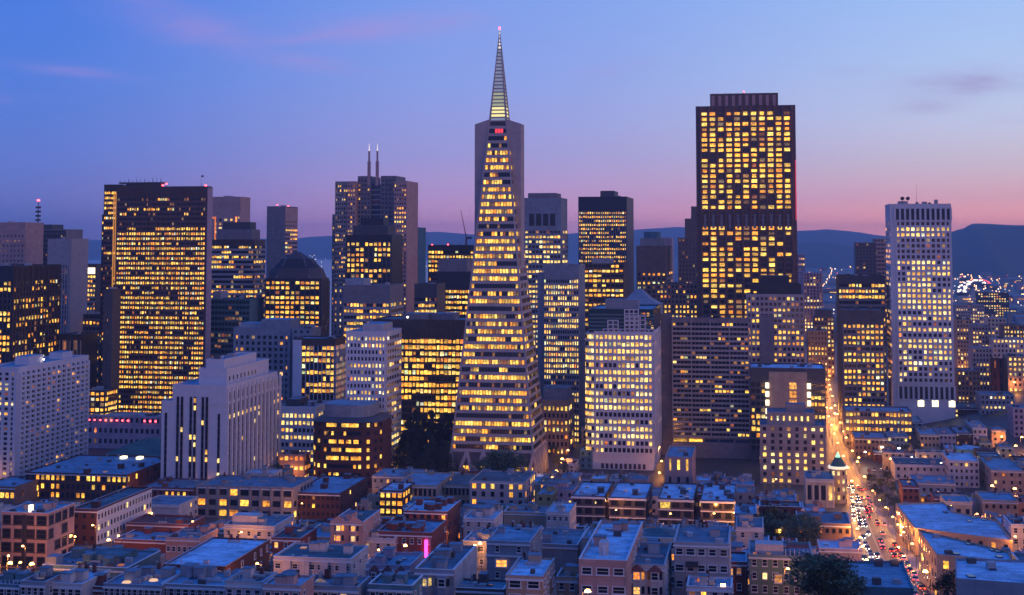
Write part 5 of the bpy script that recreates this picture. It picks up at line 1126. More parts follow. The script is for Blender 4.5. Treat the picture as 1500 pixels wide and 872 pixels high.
H = house('large hall with a hipped green copper roof left of the deco building', 150, 236, 668, 632, 9, 'brown', 'r_green', 690, name='hall', cat='building', floors=2, bays=9, litp=.2, pal='amber', frames=False, clut=0, cornice=False)
b = MB(); q = H; b.prism([(-1, -1), (q.W + 1, -1), (q.W + 1, q.D + 1), (-1, q.D + 1)], 9.2, 15.5, 0, [(q.W * .35, q.D * .4), (q.W * .65, q.D * .4), (q.W * .65, q.D * .6), (q.W * .35, q.D * .6)]); put('hip_roof', b.mesh('hip_roof', M['r_green']), H.root)
T = simple('low_building', 'low terrace podium with a row of red lights at the broad slab tower foot', 'building', 128, 236, 611, 935, 634, D=22, wallm='mauve', nb=14, fh=6, ww=.5, wh=.4, p=.25, pal='amber', clut=5, roof='r_blue', rowvar=.1)
for k in range(13):
    if k not in (8, 9): bx('red_light', M['redl'], T.root, T.W * (.02 + .075 * k), T.W * (.02 + .075 * k) + 1.0, -.5, -.06, T.H - 2.2, T.H - 1.3)

# --- bottom edge: roofs nearest the hill
def rooflight(H, a, y, r=1.1):
    b = MB(); b.tube((a, y, H.h + .12), (a, y, H.h + .45), r, r * .8, 12); put('round_skylight', b.mesh('round_skylight', emit('frosted_dome_glow', (1.0, .55, .25), .9)), H.root)
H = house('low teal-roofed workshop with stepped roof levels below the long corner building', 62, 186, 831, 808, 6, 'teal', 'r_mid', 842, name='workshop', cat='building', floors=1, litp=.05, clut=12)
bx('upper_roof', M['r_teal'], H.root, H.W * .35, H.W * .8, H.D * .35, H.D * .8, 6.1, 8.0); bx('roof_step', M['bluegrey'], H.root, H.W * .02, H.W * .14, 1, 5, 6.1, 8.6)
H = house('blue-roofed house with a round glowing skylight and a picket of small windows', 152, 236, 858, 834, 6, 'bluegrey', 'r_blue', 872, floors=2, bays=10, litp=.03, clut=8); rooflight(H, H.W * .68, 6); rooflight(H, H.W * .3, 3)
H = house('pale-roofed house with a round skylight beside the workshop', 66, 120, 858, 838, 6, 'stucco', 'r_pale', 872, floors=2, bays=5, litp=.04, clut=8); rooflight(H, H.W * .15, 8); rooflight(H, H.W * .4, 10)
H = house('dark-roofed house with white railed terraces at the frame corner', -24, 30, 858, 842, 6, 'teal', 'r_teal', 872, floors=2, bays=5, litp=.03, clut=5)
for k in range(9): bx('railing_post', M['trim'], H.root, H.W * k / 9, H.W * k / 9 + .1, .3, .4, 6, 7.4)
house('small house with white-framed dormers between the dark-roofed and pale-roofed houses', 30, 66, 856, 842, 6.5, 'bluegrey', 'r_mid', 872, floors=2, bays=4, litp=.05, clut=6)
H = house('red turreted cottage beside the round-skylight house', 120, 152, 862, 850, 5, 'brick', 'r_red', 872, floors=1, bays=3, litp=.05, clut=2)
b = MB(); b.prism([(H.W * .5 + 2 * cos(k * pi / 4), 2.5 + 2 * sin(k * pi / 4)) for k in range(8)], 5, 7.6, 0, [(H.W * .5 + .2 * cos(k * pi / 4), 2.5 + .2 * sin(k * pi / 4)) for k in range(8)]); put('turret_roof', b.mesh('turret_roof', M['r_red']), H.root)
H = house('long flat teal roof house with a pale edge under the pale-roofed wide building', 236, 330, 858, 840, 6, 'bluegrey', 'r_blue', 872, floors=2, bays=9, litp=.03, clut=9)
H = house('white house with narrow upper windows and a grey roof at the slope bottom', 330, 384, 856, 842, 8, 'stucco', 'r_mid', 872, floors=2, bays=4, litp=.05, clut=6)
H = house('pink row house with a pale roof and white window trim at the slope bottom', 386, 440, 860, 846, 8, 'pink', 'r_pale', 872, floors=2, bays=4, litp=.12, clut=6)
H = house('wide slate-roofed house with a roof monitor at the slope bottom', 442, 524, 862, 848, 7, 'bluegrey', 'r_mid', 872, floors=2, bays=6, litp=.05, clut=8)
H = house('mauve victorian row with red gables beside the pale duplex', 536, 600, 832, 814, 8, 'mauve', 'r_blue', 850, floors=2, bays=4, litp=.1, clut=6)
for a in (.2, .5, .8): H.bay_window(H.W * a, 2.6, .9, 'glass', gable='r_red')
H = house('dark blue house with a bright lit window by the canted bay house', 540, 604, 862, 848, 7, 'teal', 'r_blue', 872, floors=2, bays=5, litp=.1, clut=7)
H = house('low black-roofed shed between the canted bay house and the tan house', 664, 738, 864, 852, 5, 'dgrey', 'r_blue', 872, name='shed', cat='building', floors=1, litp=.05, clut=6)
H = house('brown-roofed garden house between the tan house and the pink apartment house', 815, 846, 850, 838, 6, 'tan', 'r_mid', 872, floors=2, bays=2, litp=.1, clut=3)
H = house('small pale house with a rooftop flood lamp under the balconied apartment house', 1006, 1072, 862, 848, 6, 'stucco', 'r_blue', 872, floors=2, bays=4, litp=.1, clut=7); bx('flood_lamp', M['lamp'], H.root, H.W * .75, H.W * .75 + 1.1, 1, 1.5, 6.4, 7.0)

# --- the rest of the slope: more houses, each one different
WN = {'stucco': 'white stucco', 'cream': 'cream stucco', 'tan': 'tan stucco', 'pink': 'pink stucco', 'bluegrey': 'blue-grey', 'mauve': 'mauve', 'green': 'green-sided', 'brick': 'red brick', 'dbrick': 'dark brick', 'teal': 'teal-sided', 'stone': 'grey stone', 'lilac': 'pale concrete', 'ochre': 'ochre'}
RN = {'r_pale': 'pale roof', 'r_blue': 'grey gravel roof', 'r_mid': 'worn grey roof', 'r_teal': 'dark tar roof', 'r_red': 'red roof'}
FN = {'bay': 'one bay window', 'bays': 'two bay windows', 'pent': 'a rooftop penthouse', 'deck': 'a railed roof deck', 'plain': 'a plain front', 'pitch': 'a low hipped cap', 'party': 'a white party wall', 'lit': 'several lit windows', 'tank': 'a rooftop water tank'}
used = set(); rf = random.Random(21)
def road_dist(x, y):
    best = 1e9
    for a, c_ in zip(ROAD, ROAD[1:]):
        ab = (c_ - a).xy; t = max(0, min(1, (Vector((x, y)) - a.xy).dot(ab) / ab.dot(ab))); best = min(best, (Vector((x, y)) - a.xy - ab * t).length)
    return best
def fits(P, W, D, h):
    cs = [(P.x + a * CT + q * ST, P.y - a * ST + q * CT) for a in (-.6, W * .33, W * .66, W + .6) for q in (-.6, D * .33, D * .66, D + .6)]
    for c_ in cs:
        for poly in FOOT:
            if inside(poly, *c_): return False
        if road_dist(*c_) < RW + 5: return False
    xs_, ys_ = [], []
    for a, q in ((0, 0), (W, 0), (W, D), (0, D)):
        p = (P.x + a * CT + q * ST, P.y - a * ST + q * CT)
        for z in (P.z, P.z + h + 1): u = proj((p[0], p[1], z)); xs_.append(u[0]); ys_.append(u[1])
    x0, x1, y0, y1 = min(xs_), max(xs_), min(ys_), max(ys_)
    if x1 < -40 or x0 > 1540 or y0 > 885: return False
    for (a, c_, ya, yb_, d) in PROTECT:
        if d > P.y + 2 and x1 > a + 1.5 and x0 < c_ - 1.5 and y0 < yb_ - 1.5 and y1 > ya: return False
    for poly in FOOT:                     # a footprint corner inside the new lot
        for (px_, py_) in poly:
            lx = (px_ - P.x) * CT - (py_ - P.y) * ST; ly = (px_ - P.x) * ST + (py_ - P.y) * CT
            if -.5 < lx < W + .5 and -.5 < ly < D + .5: return False
    return True
cnt = 0
v = 330.0
while v < 1010:
    rowD = rf.uniform(13, 19); u = -330.0
    while u < 420:
        W = rf.choice([7.5, 8.5, 9, 11, 13, 16]); x, y = u * CT + v * ST, -u * ST + v * CT
        D = rowD * rf.uniform(.8, 1.0)
        if abs(x) < y * .40 + 12 and y > 325:
            P = Vector((x, y, gz(x, y)))
            for h in (rf.choice([12.5, 10.5]), 8.0, 5.0, 3.6):
                if fits(P, W, D, h): break
            else: h = 0
            if h and cnt < 290:
                for _ in range(60):
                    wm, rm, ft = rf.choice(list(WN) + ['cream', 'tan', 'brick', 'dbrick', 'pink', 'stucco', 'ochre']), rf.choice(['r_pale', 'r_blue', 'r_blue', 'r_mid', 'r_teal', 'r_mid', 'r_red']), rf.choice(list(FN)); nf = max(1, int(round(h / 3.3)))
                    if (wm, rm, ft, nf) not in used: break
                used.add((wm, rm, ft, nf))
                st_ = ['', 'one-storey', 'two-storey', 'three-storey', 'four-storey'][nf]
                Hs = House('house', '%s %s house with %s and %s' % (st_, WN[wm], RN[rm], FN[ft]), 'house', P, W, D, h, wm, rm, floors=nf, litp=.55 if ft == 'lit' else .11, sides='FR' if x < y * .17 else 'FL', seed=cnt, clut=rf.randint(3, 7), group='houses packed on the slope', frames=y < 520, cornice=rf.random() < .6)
                if ft == 'bay': Hs.bay_window(W * .5, min(3.2, W * .5), .9, rf.choice(['glass', 'glass', 'amber']))
                if ft == 'bays': [Hs.bay_window(W * k, min(2.8, W * .36), .9, rf.choice(['glass', 'glass', 'amber'])) for k in (.26, .74)]
                if ft == 'pent': bx('penthouse', M[wm], Hs.root, W * .2, W * .75, D * .4, D * .8, h + .1, h + 2.8); bx('penthouse_roof', M['r_mid'], Hs.root, W * .17, W * .78, D * .37, D * .83, h + 2.8, h + 3.0)
                if ft == 'party': bx('party_wall', M['trim'], Hs.root, W + .05, W + .3, .2, D, -2, h + 1.2)
                if ft == 'tank':
                    b = MB(); b.tube((W * .6, D * .6, h + 1.2), (W * .6, D * .6, h + 3.6), 1.3, 1.3, 10); b.tube((W * .6, D * .6, h + 3.6), (W * .6, D * .6, h + 4.4), 1.35, .1, 10); put('water_tank', b.mesh('water_tank', M['brown']), Hs.root); bx('tank_stand', M['dgrey'], Hs.root, W * .6 - .8, W * .6 + .8, D * .6 - .8, D * .6 + .8, h, h + 1.2)
                if ft == 'pitch':
                    b = MB(); b.prism([(.4, .4), (W - .4, .4), (W - .4, D - .4), (.4, D - .4)], h + .1, h + 2.0, 0, [(W * .42, D * .4), (W * .58, D * .4), (W * .58, D * .6), (W * .42, D * .6)]); put('hip_roof', b.mesh('hip_roof', M[rm]), Hs.root)
                if ft == 'deck':
                    b = MB(); zt = h + 1.05
                    for k in range(7): b.box(W * .1 + k * W * .8 / 6, W * .1 + k * W * .8 / 6 + .08, .6, .68, h, zt)
                    b.box(W * .1, W * .9 + .08, .58, .70, zt, zt + .08); put('railing', b.mesh('railing', M['trim']), Hs.root)
                cnt += 1
        u += W + (rf.uniform(0, .6) if rf.random() < .8 else rf.uniform(4, 9))
    v += rowD + (rf.uniform(1, 3) if rf.random() < .55 else rf.uniform(7, 10))

# small sheds and garages in the leftover yards
n2 = 0; shed_used = set()
for _ in range(2600):
    if n2 >= 110: break
    y = rf.uniform(335, 800); x = rf.uniform(-.40, .42) * y; W, D = rf.uniform(4, 8), rf.uniform(5, 9); P = Vector((x, y, gz(x, y)))
    for h in (6.0, 4.0, 3.0):
        if fits(P, W, D, h):
            wm, rm = rf.choice(list(WN)), rf.choice(list(RN)); sz = 'small' if W < 6 else 'wide'; dp = 'low' if h < 3.5 else 'tall' if h > 5 else 'plain'
            House('shed', '%s %s %s yard shed with %s between the houses' % (sz, dp, WN[wm], RN[rm]), 'shed', P, W, D, h, wm, rm, floors=1, litp=.08, seed=n2, clut=rf.randint(1, 4), group='yard sheds between the houses', frames=y < 520, cornice=False, sides='FR' if x < y * .17 else 'FL')
            n2 += 1; break
print('filler houses', cnt, 'sheds', n2)
# ------------------------------------------------------------------ trees
def leaf_mat(name, c):
    m, t, p = new_mat(name); g = t.nodes.new('ShaderNodeNewGeometry'); n = t.nodes.new('ShaderNodeTexNoise'); n.inputs['Scale'].default_value = .9; n.inputs['Detail'].default_value = 3
    t.links.new(g.outputs['Position'], n.inputs['Vector']); cc_ = mixc(t, smooth(t, n.outputs['Fac'], .35, .65), tuple(k * .45 for k in c), tuple(k * 1.5 for k in c)); t.links.new(cc_, p.inputs['Base Color']); p.inputs['Roughness'].default_value = .7
    return m
M['leaf'] = leaf_mat('broad_leaf', (.06, .09, .04)); M['needle'] = leaf_mat('redwood_needle', (.018, .028, .016)); M['leafy'] = leaf_mat('street_leaf', (.07, .085, .03))
def crown_mesh(kind, seed, n):
    rs = random.Random(seed); b = MB()
    clumps = []
    if kind == 'conifer':
        for i in range(46):
            t = rs.random() ** .8; r = (1 - t) * .30 * rs.uniform(.5, 1.1) + .02; a = rs.uniform(0, 2 * pi); clumps.append((r * cos(a), r * sin(a), .10 + .9 * t, .10 * (1 - t) + .035))
    else:
        for i in range(26):
            a, q = rs.uniform(0, 2 * pi), rs.uniform(-.7, 1); r = .34 * math.sqrt(max(0, 1 - q * q * .8)) * rs.uniform(.45, 1.1); clumps.append((r * cos(a), r * sin(a), .64 + q * .27 * rs.uniform(.7, 1.15), rs.uniform(.09, .17)))
    for i in range(n):
        cx, cy, cz, cr = rs.choice(clumps)
        d = Vector((rs.gauss(0, 1), rs.gauss(0, 1), rs.gauss(0, 1))).normalized() * cr * rs.uniform(.35, 1.05)
        p = Vector((cx, cy, cz)) + d; s_ = rs.uniform(.010, .026) * (1.15 if kind == 'conifer' else 1.3)
        u = Vector((rs.gauss(0, 1), rs.gauss(0, 1), rs.gauss(0, .6))).normalized(); w = u.orthogonal().normalized(); w.rotate(Matrix.Rotation(rs.uniform(0, 6.3), 3, u)) if False else None
        b.poly([p - u * s_, p + w * s_ * .6, p + u * s_, p - w * s_ * .6], [(0, 1, 2, 3)])
    return b
def trunk_mesh(kind, seed):
    rs = random.Random(seed); b = MB(); b.tube((0, 0, -.05), (0, 0, .5 if kind != 'conifer' else .95), .035, .015 if kind != 'conifer' else .006, 7)
    for i in range(7 if kind != 'conifer' else 10):
        a = rs.uniform(0, 6.3); z = rs.uniform(.28, .5) if kind != 'conifer' else rs.uniform(.15, .85); r = .26 if kind != 'conifer' else .24 * (1 - z)
        b.tube((0, 0, z), (r * cos(a), r * sin(a), z + (.22 if kind != 'conifer' else .02)), .013, .004, 5)
    return b
CR = {k: [crown_mesh(k, s, n).mesh('crown', M[mt]) for s in (1, 2, 3)] for k, n, mt in (('broad', 2400, 'leaf'), ('conifer', 3600, 'needle'), ('street', 1900, 'leafy'))}
TRK = {k: trunk_mesh(k, 4).mesh('trunk', M['bark']) for k in ('broad', 'conifer', 'street')}
tr = random.Random(5)
def tree(kind, label, x, y, h, wide=1.0, group=None, name='tree'):
    t = thing(name, label, 'tree', (x, y, gz(x, y)), tr.uniform(0, 6.3), group)
    put('trunk', TRK[kind], t, (0, 0, 0), 0, (h, h, h)); put('crown', tr.choice(CR[kind]), t, (0, 0, 0), 0, (h * wide, h * wide, h))
def treepx(kind, label, px, py_top, h, wide=1.0, group=None, d=None, name='tree'):
    if d: P = at(px, py_top, d); x, y = P.x, P.y; h = P.z - gz(x, y)
    else: P = ground(px, py_top, h); x, y = P.x, P.y
    tree(kind, label, x, y, h, wide, group, name)
for px_, yt_, d_, w_ in ((590, 636, 828, .9), (599, 612, 832, .85), (610, 602, 834, .8), (621, 615, 836, .9), (632, 603, 838, .8), (644, 613, 834, .9), (655, 604, 830, .8), (664, 624, 824, .8), (596, 650, 812, 1.2), (611, 638, 815, 1.2), (634, 642, 814, 1.2), (650, 646, 812, 1.2), (623, 654, 806, 1.2)):
    treepx('conifer', 'tall dark redwood in the grove beside the pyramid foot', px_, yt_, 0, w_, 'redwoods beside the pyramid', d_, 'redwood_tree')
for px_, yt_ in ((712, 668), (726, 660), (738, 658), (750, 664)): treepx('broad', 'round dark tree against the glowing pyramid lobby', px_, yt_, 0, 1.2, 'trees before the pyramid lobby', 788)
for px_, yt_ in ((385, 682), (398, 678), (412, 684)): treepx('broad', 'dark tree clump right of the deco building foot', px_, yt_, 12, 1.3, 'trees beside the deco building')
for px_, yt_, hh in ((1118, 752, 12), (1135, 744, 13), (1152, 748, 13), (1168, 752, 13), (1182, 762, 12), (1140, 762, 10), (1160, 768, 10)): treepx('broad', 'large dark tree in the park grove behind the green-sided house', px_, yt_, hh, 1.4, 'park grove trees')
for px_, yt_, hh in ((1200, 812, 13), (1216, 818, 13), (1207, 835, 11), (1228, 832, 10)): treepx('broad', 'dark tree standing between the green-sided house and the teal shed row', px_, yt_, hh, 1.4, 'trees beside the green-sided house')
treepx('broad', 'round clipped tree beside the two orange street lamps', 700, 772, 9, 1.3); treepx('street', 'lamp-lit bush below the round clipped tree', 686, 790, 5, 1.7); treepx('broad', 'slim dark tree beside the plain tan garage', 728, 738, 10, .9)
treepx('street', 'autumn tree glowing in the street light at the corner shop', 1400, 838, 10, 1.3); treepx('broad', 'small dark tree by the gabled apartment house', 555, 764, 7, 1.1)
for i in range(13):
    treepx('street', 'street tree lit from below along the plaza edge', 1262 + i * 17 + tr.uniform(-4, 4), 650 + tr.uniform(-5, 8), tr.uniform(6, 8.5), 1.3, 'plaza street trees')
for px_, yt_ in ((806, 640), (812, 652), (818, 668), (826, 676), (800, 660)): treepx('street', 'street tree beside the pyramid side street', px_, yt_, 8, 1.1, 'side street trees')
for px_, yt_ in ((1276, 694), (1290, 700), (1300, 690), (1284, 712), (1306, 706), (1296, 722), (1310, 728)): treepx('street', 'leafy tree on the open lot between the avenue and the white warehouse', px_, yt_, 6.5, 1.3, 'lot trees beside the avenue')
for px_, yt_ in ((1006, 700), (1036, 702), (1058, 700), (1082, 704), (1100, 702), (1120, 728), (1090, 722)): treepx('broad', 'low dark tree before the hotel podium', px_, yt_, 7, 1.2, 'trees before the hotel podium')
for i in range(5): treepx('street', 'small brown garden tree rising at the bottom of the slope', 195 + i * 34 + tr.uniform(-8, 8), 850 + tr.uniform(-4, 6), 6, .8, 'garden trees at the slope bottom')

# ------------------------------------------------------------------ street lamps (lit)
b = MB(); b.tube((0, 0, 0), (0, 0, 7.6), .11, .07, 6); POLE = b.mesh('pole', M['dgrey'])
b = MB(); b.tube((0, 0, 7.5), (1.3, 0, 8.0), .05, .045, 5); ARM = b.mesh('arm', M['dgrey'])
def head_mesh(mt):
    b = MB(); b.prism([(1.1 + .5 * cos(k * pi / 4), .38 * sin(k * pi / 4)) for k in range(8)], 7.65, 8.0, 0, [(1.1 + .28 * cos(k * pi / 4), .2 * sin(k * pi / 4)) for k in range(8)]); return b.mesh('lamp_head', M[mt])
HEAD = {'lamp': head_mesh('lamp'), 'lampw': head_mesh('lampw')}
LD = {}
def lamp_light(kind, e):
    k = (kind, e)
    if k not in LD:
        d = bpy.data.lights.new('lamp_light', 'POINT'); d.energy = e; d.shadow_soft_size = .35; d.color = (1, .36, .07) if kind == 'lamp' else (1, .74, .46); LD[k] = d
    return LD[k]
def lamp(label, x, y, kind='lamp', e=2200, group=None, rz=None, big=1.0):
    t = thing('street_lamp', label, 'street lamp', (x, y, gz(x, y) + .2), tr.uniform(0, 6.3) if rz is None else rz, group)
    put('pole', POLE, t); put('arm', ARM, t); put('lamp_head', HEAD[kind], t, (0, 0, 0) if big == 1 else (-1.1 * (big - 1), 0, -7.8 * (big - 1)), 0, (big,) * 3)
    if e: put('lamp_light', lamp_light(kind, e), t, (1.1, 0, 7.2))
def lamppx(label, px, py, kind='lamp', e=2200, group=None, big=1.0):
    P = ground(px, py, 8.0); lamp(label, P.x, P.y, kind, e, group, big=big)
s = 20.0; i = 0
while s < ROADLEN - 20:
    for sg in (-1, 1):
        p, d = road_at(s + (tr.uniform(8, 24) if sg > 0 else tr.uniform(-4, 4))); q = p + Vector((d.y, -d.x)) * sg * (RW + .8) * (1 - .5 * sstep((s - 230) / 260))
        if q.y > 380: lamp('orange street lamp on the kerb of the busy avenue', q.x, q.y, 'lamp', 6500 if s < 420 else 9000, 'avenue street lamps', math.atan2(d.y, d.x) + (pi / 2 if sg > 0 else -pi / 2), 1.0 if s < 420 else 1.5)
    s += tr.uniform(34, 60)
for px_, py_, lb in ((691, 799, 'left of the two orange lamps by the round clipped tree'), (705, 797, 'right of the two orange lamps by the round clipped tree'), (10, 824, 'orange lamp at the foot of the peach apartment house, left one'), (41, 827, 'orange lamp at the foot of the peach apartment house, near the dark recess'), (853, 866, 'orange lamp before the pink apartment house'), (163, 790, 'white-orange lamp at the end of the long corner building'), (220, 752, 'bright floodlight on a pole before the plain pink wall'), (300, 806, 'lamp in the yard behind the pale-roofed wide building'), (470, 800, 'orange alley lamp beside the narrow red house'), (590, 800, 'amber lamp before the magenta neon sign'), (1362, 838, 'glaring lamp at the corner shop')):
    lamppx(lb + ('' if 'lamp' in lb or 'light' in lb else ' lamp'), px_, py_, 'lamp', 2200, None, 1.5)
for px_, py_ in ((818, 690), (826, 672), (832, 660), (838, 645), (846, 630), (812, 700), (852, 612)): lamppx('orange street lamp in the lit side street right of the pyramid', px_, py_, 'lamp', 5200, 'side street lamps', 2.0)
for px_, py_ in ((966, 692), (970, 676), (968, 655), (973, 640)): lamppx('amber lamp in the alley beside the white gridded tower', px_, py_, 'lamp', 4200, 'alley lamps', 1.6)
for px_, py_ in ((1190, 532), (1200, 528), (1186, 545), (1208, 552), (1196, 560), (1216, 598), (1224, 606)): lamppx('orange lamp in the canyon at the avenue far end', px_, py_, 'lamp', 13000, 'avenue canyon lamps', 2.4)
for i in range(16):
    lamppx('pale lamp among the trees of the plaza', 1256 + i * 15.5 + tr.uniform(-4, 4), 660 + tr.uniform(-9, 22), 'lampw' if i % 3 else 'lamp', 1500, 'plaza lamps', 1.8)
for px_, py_ in ((1456, 712), (1490, 716), (1484, 560), (1478, 548), (1404, 540), (1414, 548), (1430, 556), (1444, 534), (1495, 640), (1466, 640)): lamppx('orange lamp on the hillside street at the right', px_, py_, 'lamp', 4200, 'hillside street lamps', 1.9)
for px_, py_ in ((420, 690), (432, 684), (560, 690), (640, 694), (776, 702), (500, 705), (1020, 704)): lamppx('lamp at the foot of the towers behind the low roofs', px_, py_, 'lamp', 2600, 'tower foot lamps', 1.5)

na = 0
for _ in range(900):                                   # lamps added in random gaps between houses, for warm light on the walls
    if na >= 46: break
    y = tr.uniform(350, 790); x = tr.uniform(-.37, .40) * y
    if road_dist(x, y) < RW + 6 or any(inside(poly, x + a, y + q) for poly in FOOT for a in (-1.4, 0, 1.4) for q in (-1.4, 0, 1.4)): continue
    lamp('added orange lamp glowing between the houses on the slope', x, y, 'lamp', tr.choice([2200, 3200, 4600]), 'added lamps on the slope', big=1.0); na += 1
# ------------------------------------------------------------------ cars
car_paint = [wall('car_paint_%s' % n_, c_, rough=.25, var=.02, spec=.6) for n_, c_ in (('black', (.015, .015, .018)), ('silver', (.35, .36, .38)), ('white', (.6, .6, .6)), ('red', (.25, .02, .02)), ('blue', (.03, .06, .16)))]
CN = ['black', 'silver', 'white', 'red', 'dark blue']
def car_body(mat):
    b = MB(); L_, W2 = 2.2, .88
    prof = [(-2.2, .35), (-2.2, .85), (-1.9, .95), (1.1, .98), (2.0, .82), (2.2, .62), (2.2, .35)]
    n = len(prof); pts = [(x, -W2, z) for x, z in prof] + [(x, W2, z) for x, z in prof]
    b.poly(pts, [(i, (i + 1) % n, n + (i + 1) % n, n + i) for i in range(n)] + [tuple(range(n - 1, -1, -1)), tuple(range(n, 2 * n))]); return b.mesh('body', mat)
def car_cabin(mat):
    b = MB(); b.prism([(-1.7, -.8), (1.0, -.8), (1.0, .8), (-1.7, .8)], .93, 1.45, 0, [(-1.3, -.65), (.3, -.65), (.3, .65), (-1.3, .65)]); return b.mesh('cabin', mat)
BODY = [car_body(m) for m in car_paint]; CAB = car_cabin(M['glass'])
b = MB(); b.tube((0, -.1, 0), (0, .1, 0), .33, .33, 10); WHEEL = b.mesh('wheel', M['dark'])
b = MB(); b.box(-.05, .05, -.2, .2, -.12, .12); HL = b.mesh('headlight', M['head']); TL = b.mesh('taillight', M['tail'])
hl = bpy.data.lights.new('headlight_beam', 'SPOT'); hl.energy = 220; hl.spot_size = radians(70); hl.spot_blend = .6; hl.color = (1, .84, .62); hl.shadow_soft_size = .15
def car(x, y, hd, k, label, group):
    t = thing('car', label, 'car', (x, y, gz(x, y) + .1), hd, group)
    put('body', BODY[k], t); put('cabin', CAB, t)
    for wx in (-1.35, 1.35):
        for wy in (-.82, .82): put('wheel', WHEEL, t, (wx, wy, .33))
    for wy in (-.6, .6): put('headlight', HL, t, (2.22, wy, .66)); put('taillight', TL, t, (-2.21, wy, .75))
    o = put('headlight_beam', hl, t, (2.35, 0, .75)); o.rotation_euler = (0, radians(-78), 0)
    o.rotation_euler = (radians(90 - 12), 0, radians(-90))
cr_ = random.Random(3)
for ln, dirn in ((-6.6, 1), (-4.0, 1), (-1.5, 1), (1.5, -1), (4.0, -1), (6.6, -1)):
    s = 45 + cr_.uniform(0, 6)
    while s < 480:
        p, d = road_at(s); q = p + Vector((d.y, -d.x)) * (ln + cr_.uniform(-.35, .35)) * (1 - .4 * sstep((s - 250) / 220))
        dens = .85 if s < 150 else .3 if s < 300 else .45
        if dirn < 0: dens *= .55
        if cr_.random() < dens * .9:
            k = cr_.randrange(5); hd = math.atan2(d.y, d.x) + (0 if dirn < 0 else pi)
            # right lanes drive away, left lanes come towards the hill with headlamps on
            car(q.x, q.y, hd, k, '%s saloon car %s in the avenue traffic' % (CN[k], 'driving towards the hill with headlamps on' if dirn > 0 else 'driving towards the towers with red tail lamps'), 'cars in the avenue traffic')
        s += cr_.uniform(5.6, 8.5) if s < 190 else cr_.uniform(7, 16)
for i in range(11):
    P = ground(1272 + (i % 4) * 9 + cr_.uniform(-1, 1), 690 + (i // 4) * 11 + cr_.uniform(-1, 1)); k = cr_.randrange(5)
    t = thing('car', 'parked %s car on the open lot beside the avenue' % CN[k], 'car', tuple(P), -TH + pi / 2, 'cars parked on the lot'); put('body', BODY[k], t); put('cabin', CAB, t)
    for wx in (-1.35, 1.35):
        for wy in (-.82, .82): put('wheel', WHEEL, t, (wx, wy, .33))
# corner-shop sign
P = ground(1363, 850); r = thing('shop_sign', 'glaring orange backlit shop sign on posts at the street corner', 'sign', tuple(P), -TH)
bx('panel', emit('orange_sign_panel', (1.0, .42, .06), 3.0, 'AUTO'), r, -1.9, 1.9, -.15, .15, 2.6, 6.4); bx('post', M['dgrey'], r, -1.6, -1.4, -.1, .1, 0, 2.6); bx('post', M['dgrey'], r, 1.4, 1.6, -.1, .1, 0, 2.6); bx('header', emit('white_sign_panel', (1, .9, .7), 4.0), r, -1.9, 1.9, -.16, .16, 6.4, 7.6)
P = ground(1320, 788); r = thing('shop_sign', 'bright white backlit billboard over the avenue traffic', 'sign', tuple(P), -TH); bx('panel', M['lampw'], r, -1.6, 1.6, -.2, .2, 4.5, 6.8); bx('post', M['dgrey'], r, -.12, .12, -.1, .1, 0, 4.5)
M['farw'] = emit('distant_white_light', (1.0, .80, .60), 3.6); M['farl'] = emit('distant_sodium_light', (1.0, .48, .18), 4.5); M['farr'] = emit('distant_red_light', (1.0, .10, .10), 2.0)
# ------------------------------------------------------------------ far flats: low buildings and lights under the hills
fr = random.Random(11); b_ = {k: MB() for k in ('farl', 'farw', 'farr')}
for i in range(170):
    px_ = fr.uniform(1160, 1520); py_ = 351 + fr.uniform(22, 150) ; 
    if 1290 < px_ < 1396: continue
    P = ground(px_, py_, 0, 600)
    if P.y < 1450: continue
    w, dd, h = fr.uniform(18, 45), fr.uniform(18, 45), fr.uniform(7, 20)
    if px_ < 1290: h *= .8
    t = thing('low_building', 'distant low-rise building on the far flats below the hills', 'building', (P.x, P.y, P.z), -TH - fr.choice([0, 0, radians(36)]), 'far low-rise buildings')
    wm = fr.choice(['stone', 'grey', 'cream', 'bluegrey', 'brown', 'lilac', 'mauve'])
    bx('wall', M[wm], t, 0, w, 0, dd, -1, h); bx('roof', M[fr.choice(['r_mid', 'r_blue', 'r_teal'])], t, .4, w - .4, .4, dd - .4, h, h + .3)
    for f in range(max(1, int(h / 5))):
        if fr.random() < .7: put('window', upane(M[fr.choice(['office', 'white_l', 'amber', 'glass'])]), t, (w * fr.uniform(.25, .75), -.1, 3 + f * 4.5), 0, (w * fr.uniform(.15, .45), .2, 2.2))
def dot(px, py, s_, k, h=8):
    P = ground(px, py, h, 600); c_ = Vector((P.x, P.y, P.z + h)); s_ *= .62 * P.y / 3000.0
    b_[k].tube((c_.x, c_.y, c_.z - s_), (c_.x, c_.y, c_.z + s_), s_, s_ * .8, 6)
for i in range(420):
    px_ = fr.uniform(1385, 1520) if fr.random() < .72 else fr.uniform(1165, 1300); py_ = 351 + 18 + 95 * fr.random() ** 1.2
    dot(px_, py_, fr.choice([1.1, 1.4, 1.9]), fr.choice(['farl', 'farl', 'farw', 'farl', 'farr' if fr.random() < .4 else 'farl']))
for i in range(34):                                      # lamps up two straight far streets
    t_ = i / 34; dot(1208 + 10 * sin(t_ * 5) + fr.uniform(-2, 2), 376 + 62 * t_, 1.5, 'farw' if i % 3 == 0 else 'farl')
for i in range(30): t_ = i / 30; dot(1422 + 26 * t_ * t_ - 10 * t_ + fr.uniform(-2, 2), 384 + 48 * t_, 1.5, 'farl')
for i in range(24): dot(fr.uniform(428, 482), 356 + fr.uniform(10, 40), .9, 'farw', 4)
for i in range(10): dot(fr.uniform(612, 640), 372 + fr.uniform(0, 45), .9, 'farw', 4)
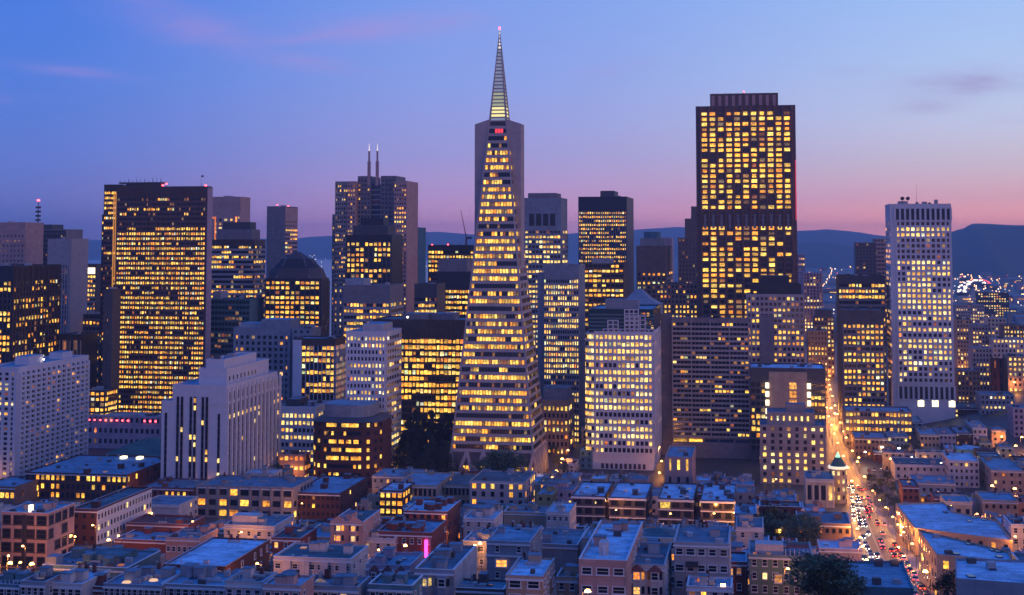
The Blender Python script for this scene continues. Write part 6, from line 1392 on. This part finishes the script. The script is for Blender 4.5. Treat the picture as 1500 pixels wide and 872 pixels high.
for k, b in b_.items():
    o = put('distant_lights', b.mesh('distant_lights', M[k])); o['kind'] = 'stuff'; o['label'] = 'tiny distant street lights scattered over the far flats'
# curved elevated highway with its traffic
pts = [ground(px_, py_) for px_, py_ in ((1409, 436), (1411, 427), (1418, 420), (1430, 416), (1440, 417), (1446, 422))]
b = MB()
for k, p in enumerate(pts):
    nx_ = (pts[min(k + 1, 5)] - pts[max(k - 1, 0)]).xy.normalized(); n_ = Vector((nx_.y, -nx_.x)) * 14
    for sg in (-1, 1):
        for zz_ in (9, 11.2): b.v.append((p.x + sg * n_.x, p.y + sg * n_.y, p.z + zz_))
for k in range(5):
    A, B = k * 4, k * 4 + 4; b.f += [(A + 1, A + 3, B + 3, B + 1), (A, A + 1, B + 1, B), (A + 2, B + 2, B + 3, A + 3), (A, B, B + 2, A + 2)]
b.m = [0] * len(b.f); hw_ = put('highway', b.mesh('highway', M['walk'])); hw_['kind'] = 'structure'
hb, tb = MB(), MB()
for i in range(130):
    t_ = fr.random() * 4.99; k = int(t_); p = pts[k].lerp(pts[k + 1], t_ - k); dv = (pts[k + 1] - pts[k]).xy.normalized(); sd_ = fr.choice([-1, 1]); o_ = Vector((dv.y, -dv.x)) * sd_ * fr.uniform(2, 12)
    q = (tb if (sd_ < 0 and t_ > 2.6) else hb); q.box(p.x + o_.x - 1.6, p.x + o_.x + 1.6, p.y + o_.y - 1, p.y + o_.y + 1, p.z + 11.8, p.z + 13.4)
o = put('highway_lights', hb.mesh('highway_lights', M['farw'])); o['kind'] = 'stuff'; o['label'] = 'dense white headlamps on the curved far highway'
o = put('highway_lights', tb.mesh('highway_lights', M['farr'])); o['kind'] = 'stuff'; o['label'] = 'dense red tail lamps on the curved far highway'

# ------------------------------------------------------------------ evening haze: one closed box of thin air
b = MB(); X_ = max(abs(v) for v in xs) + 60; b.box(-X_, X_, min(ys) - 60, max(max(ys), 16300) + 60, -9.0, 300)
m = bpy.data.materials.new('evening_haze'); m.use_nodes = True; t = m.node_tree
t.nodes.remove(t.nodes['Principled BSDF'])
pv = t.nodes.new('ShaderNodeVolumePrincipled'); pv.inputs['Color'].default_value = (.62, .78, 1.0, 1); pv.inputs['Density'].default_value = 8.0e-5; pv.inputs['Anisotropy'].default_value = .1
t.links.new(pv.outputs[0], t.nodes['Material Output'].inputs['Volume'])
hz = put('haze', b.mesh('haze', m)); hz['kind'] = 'stuff'
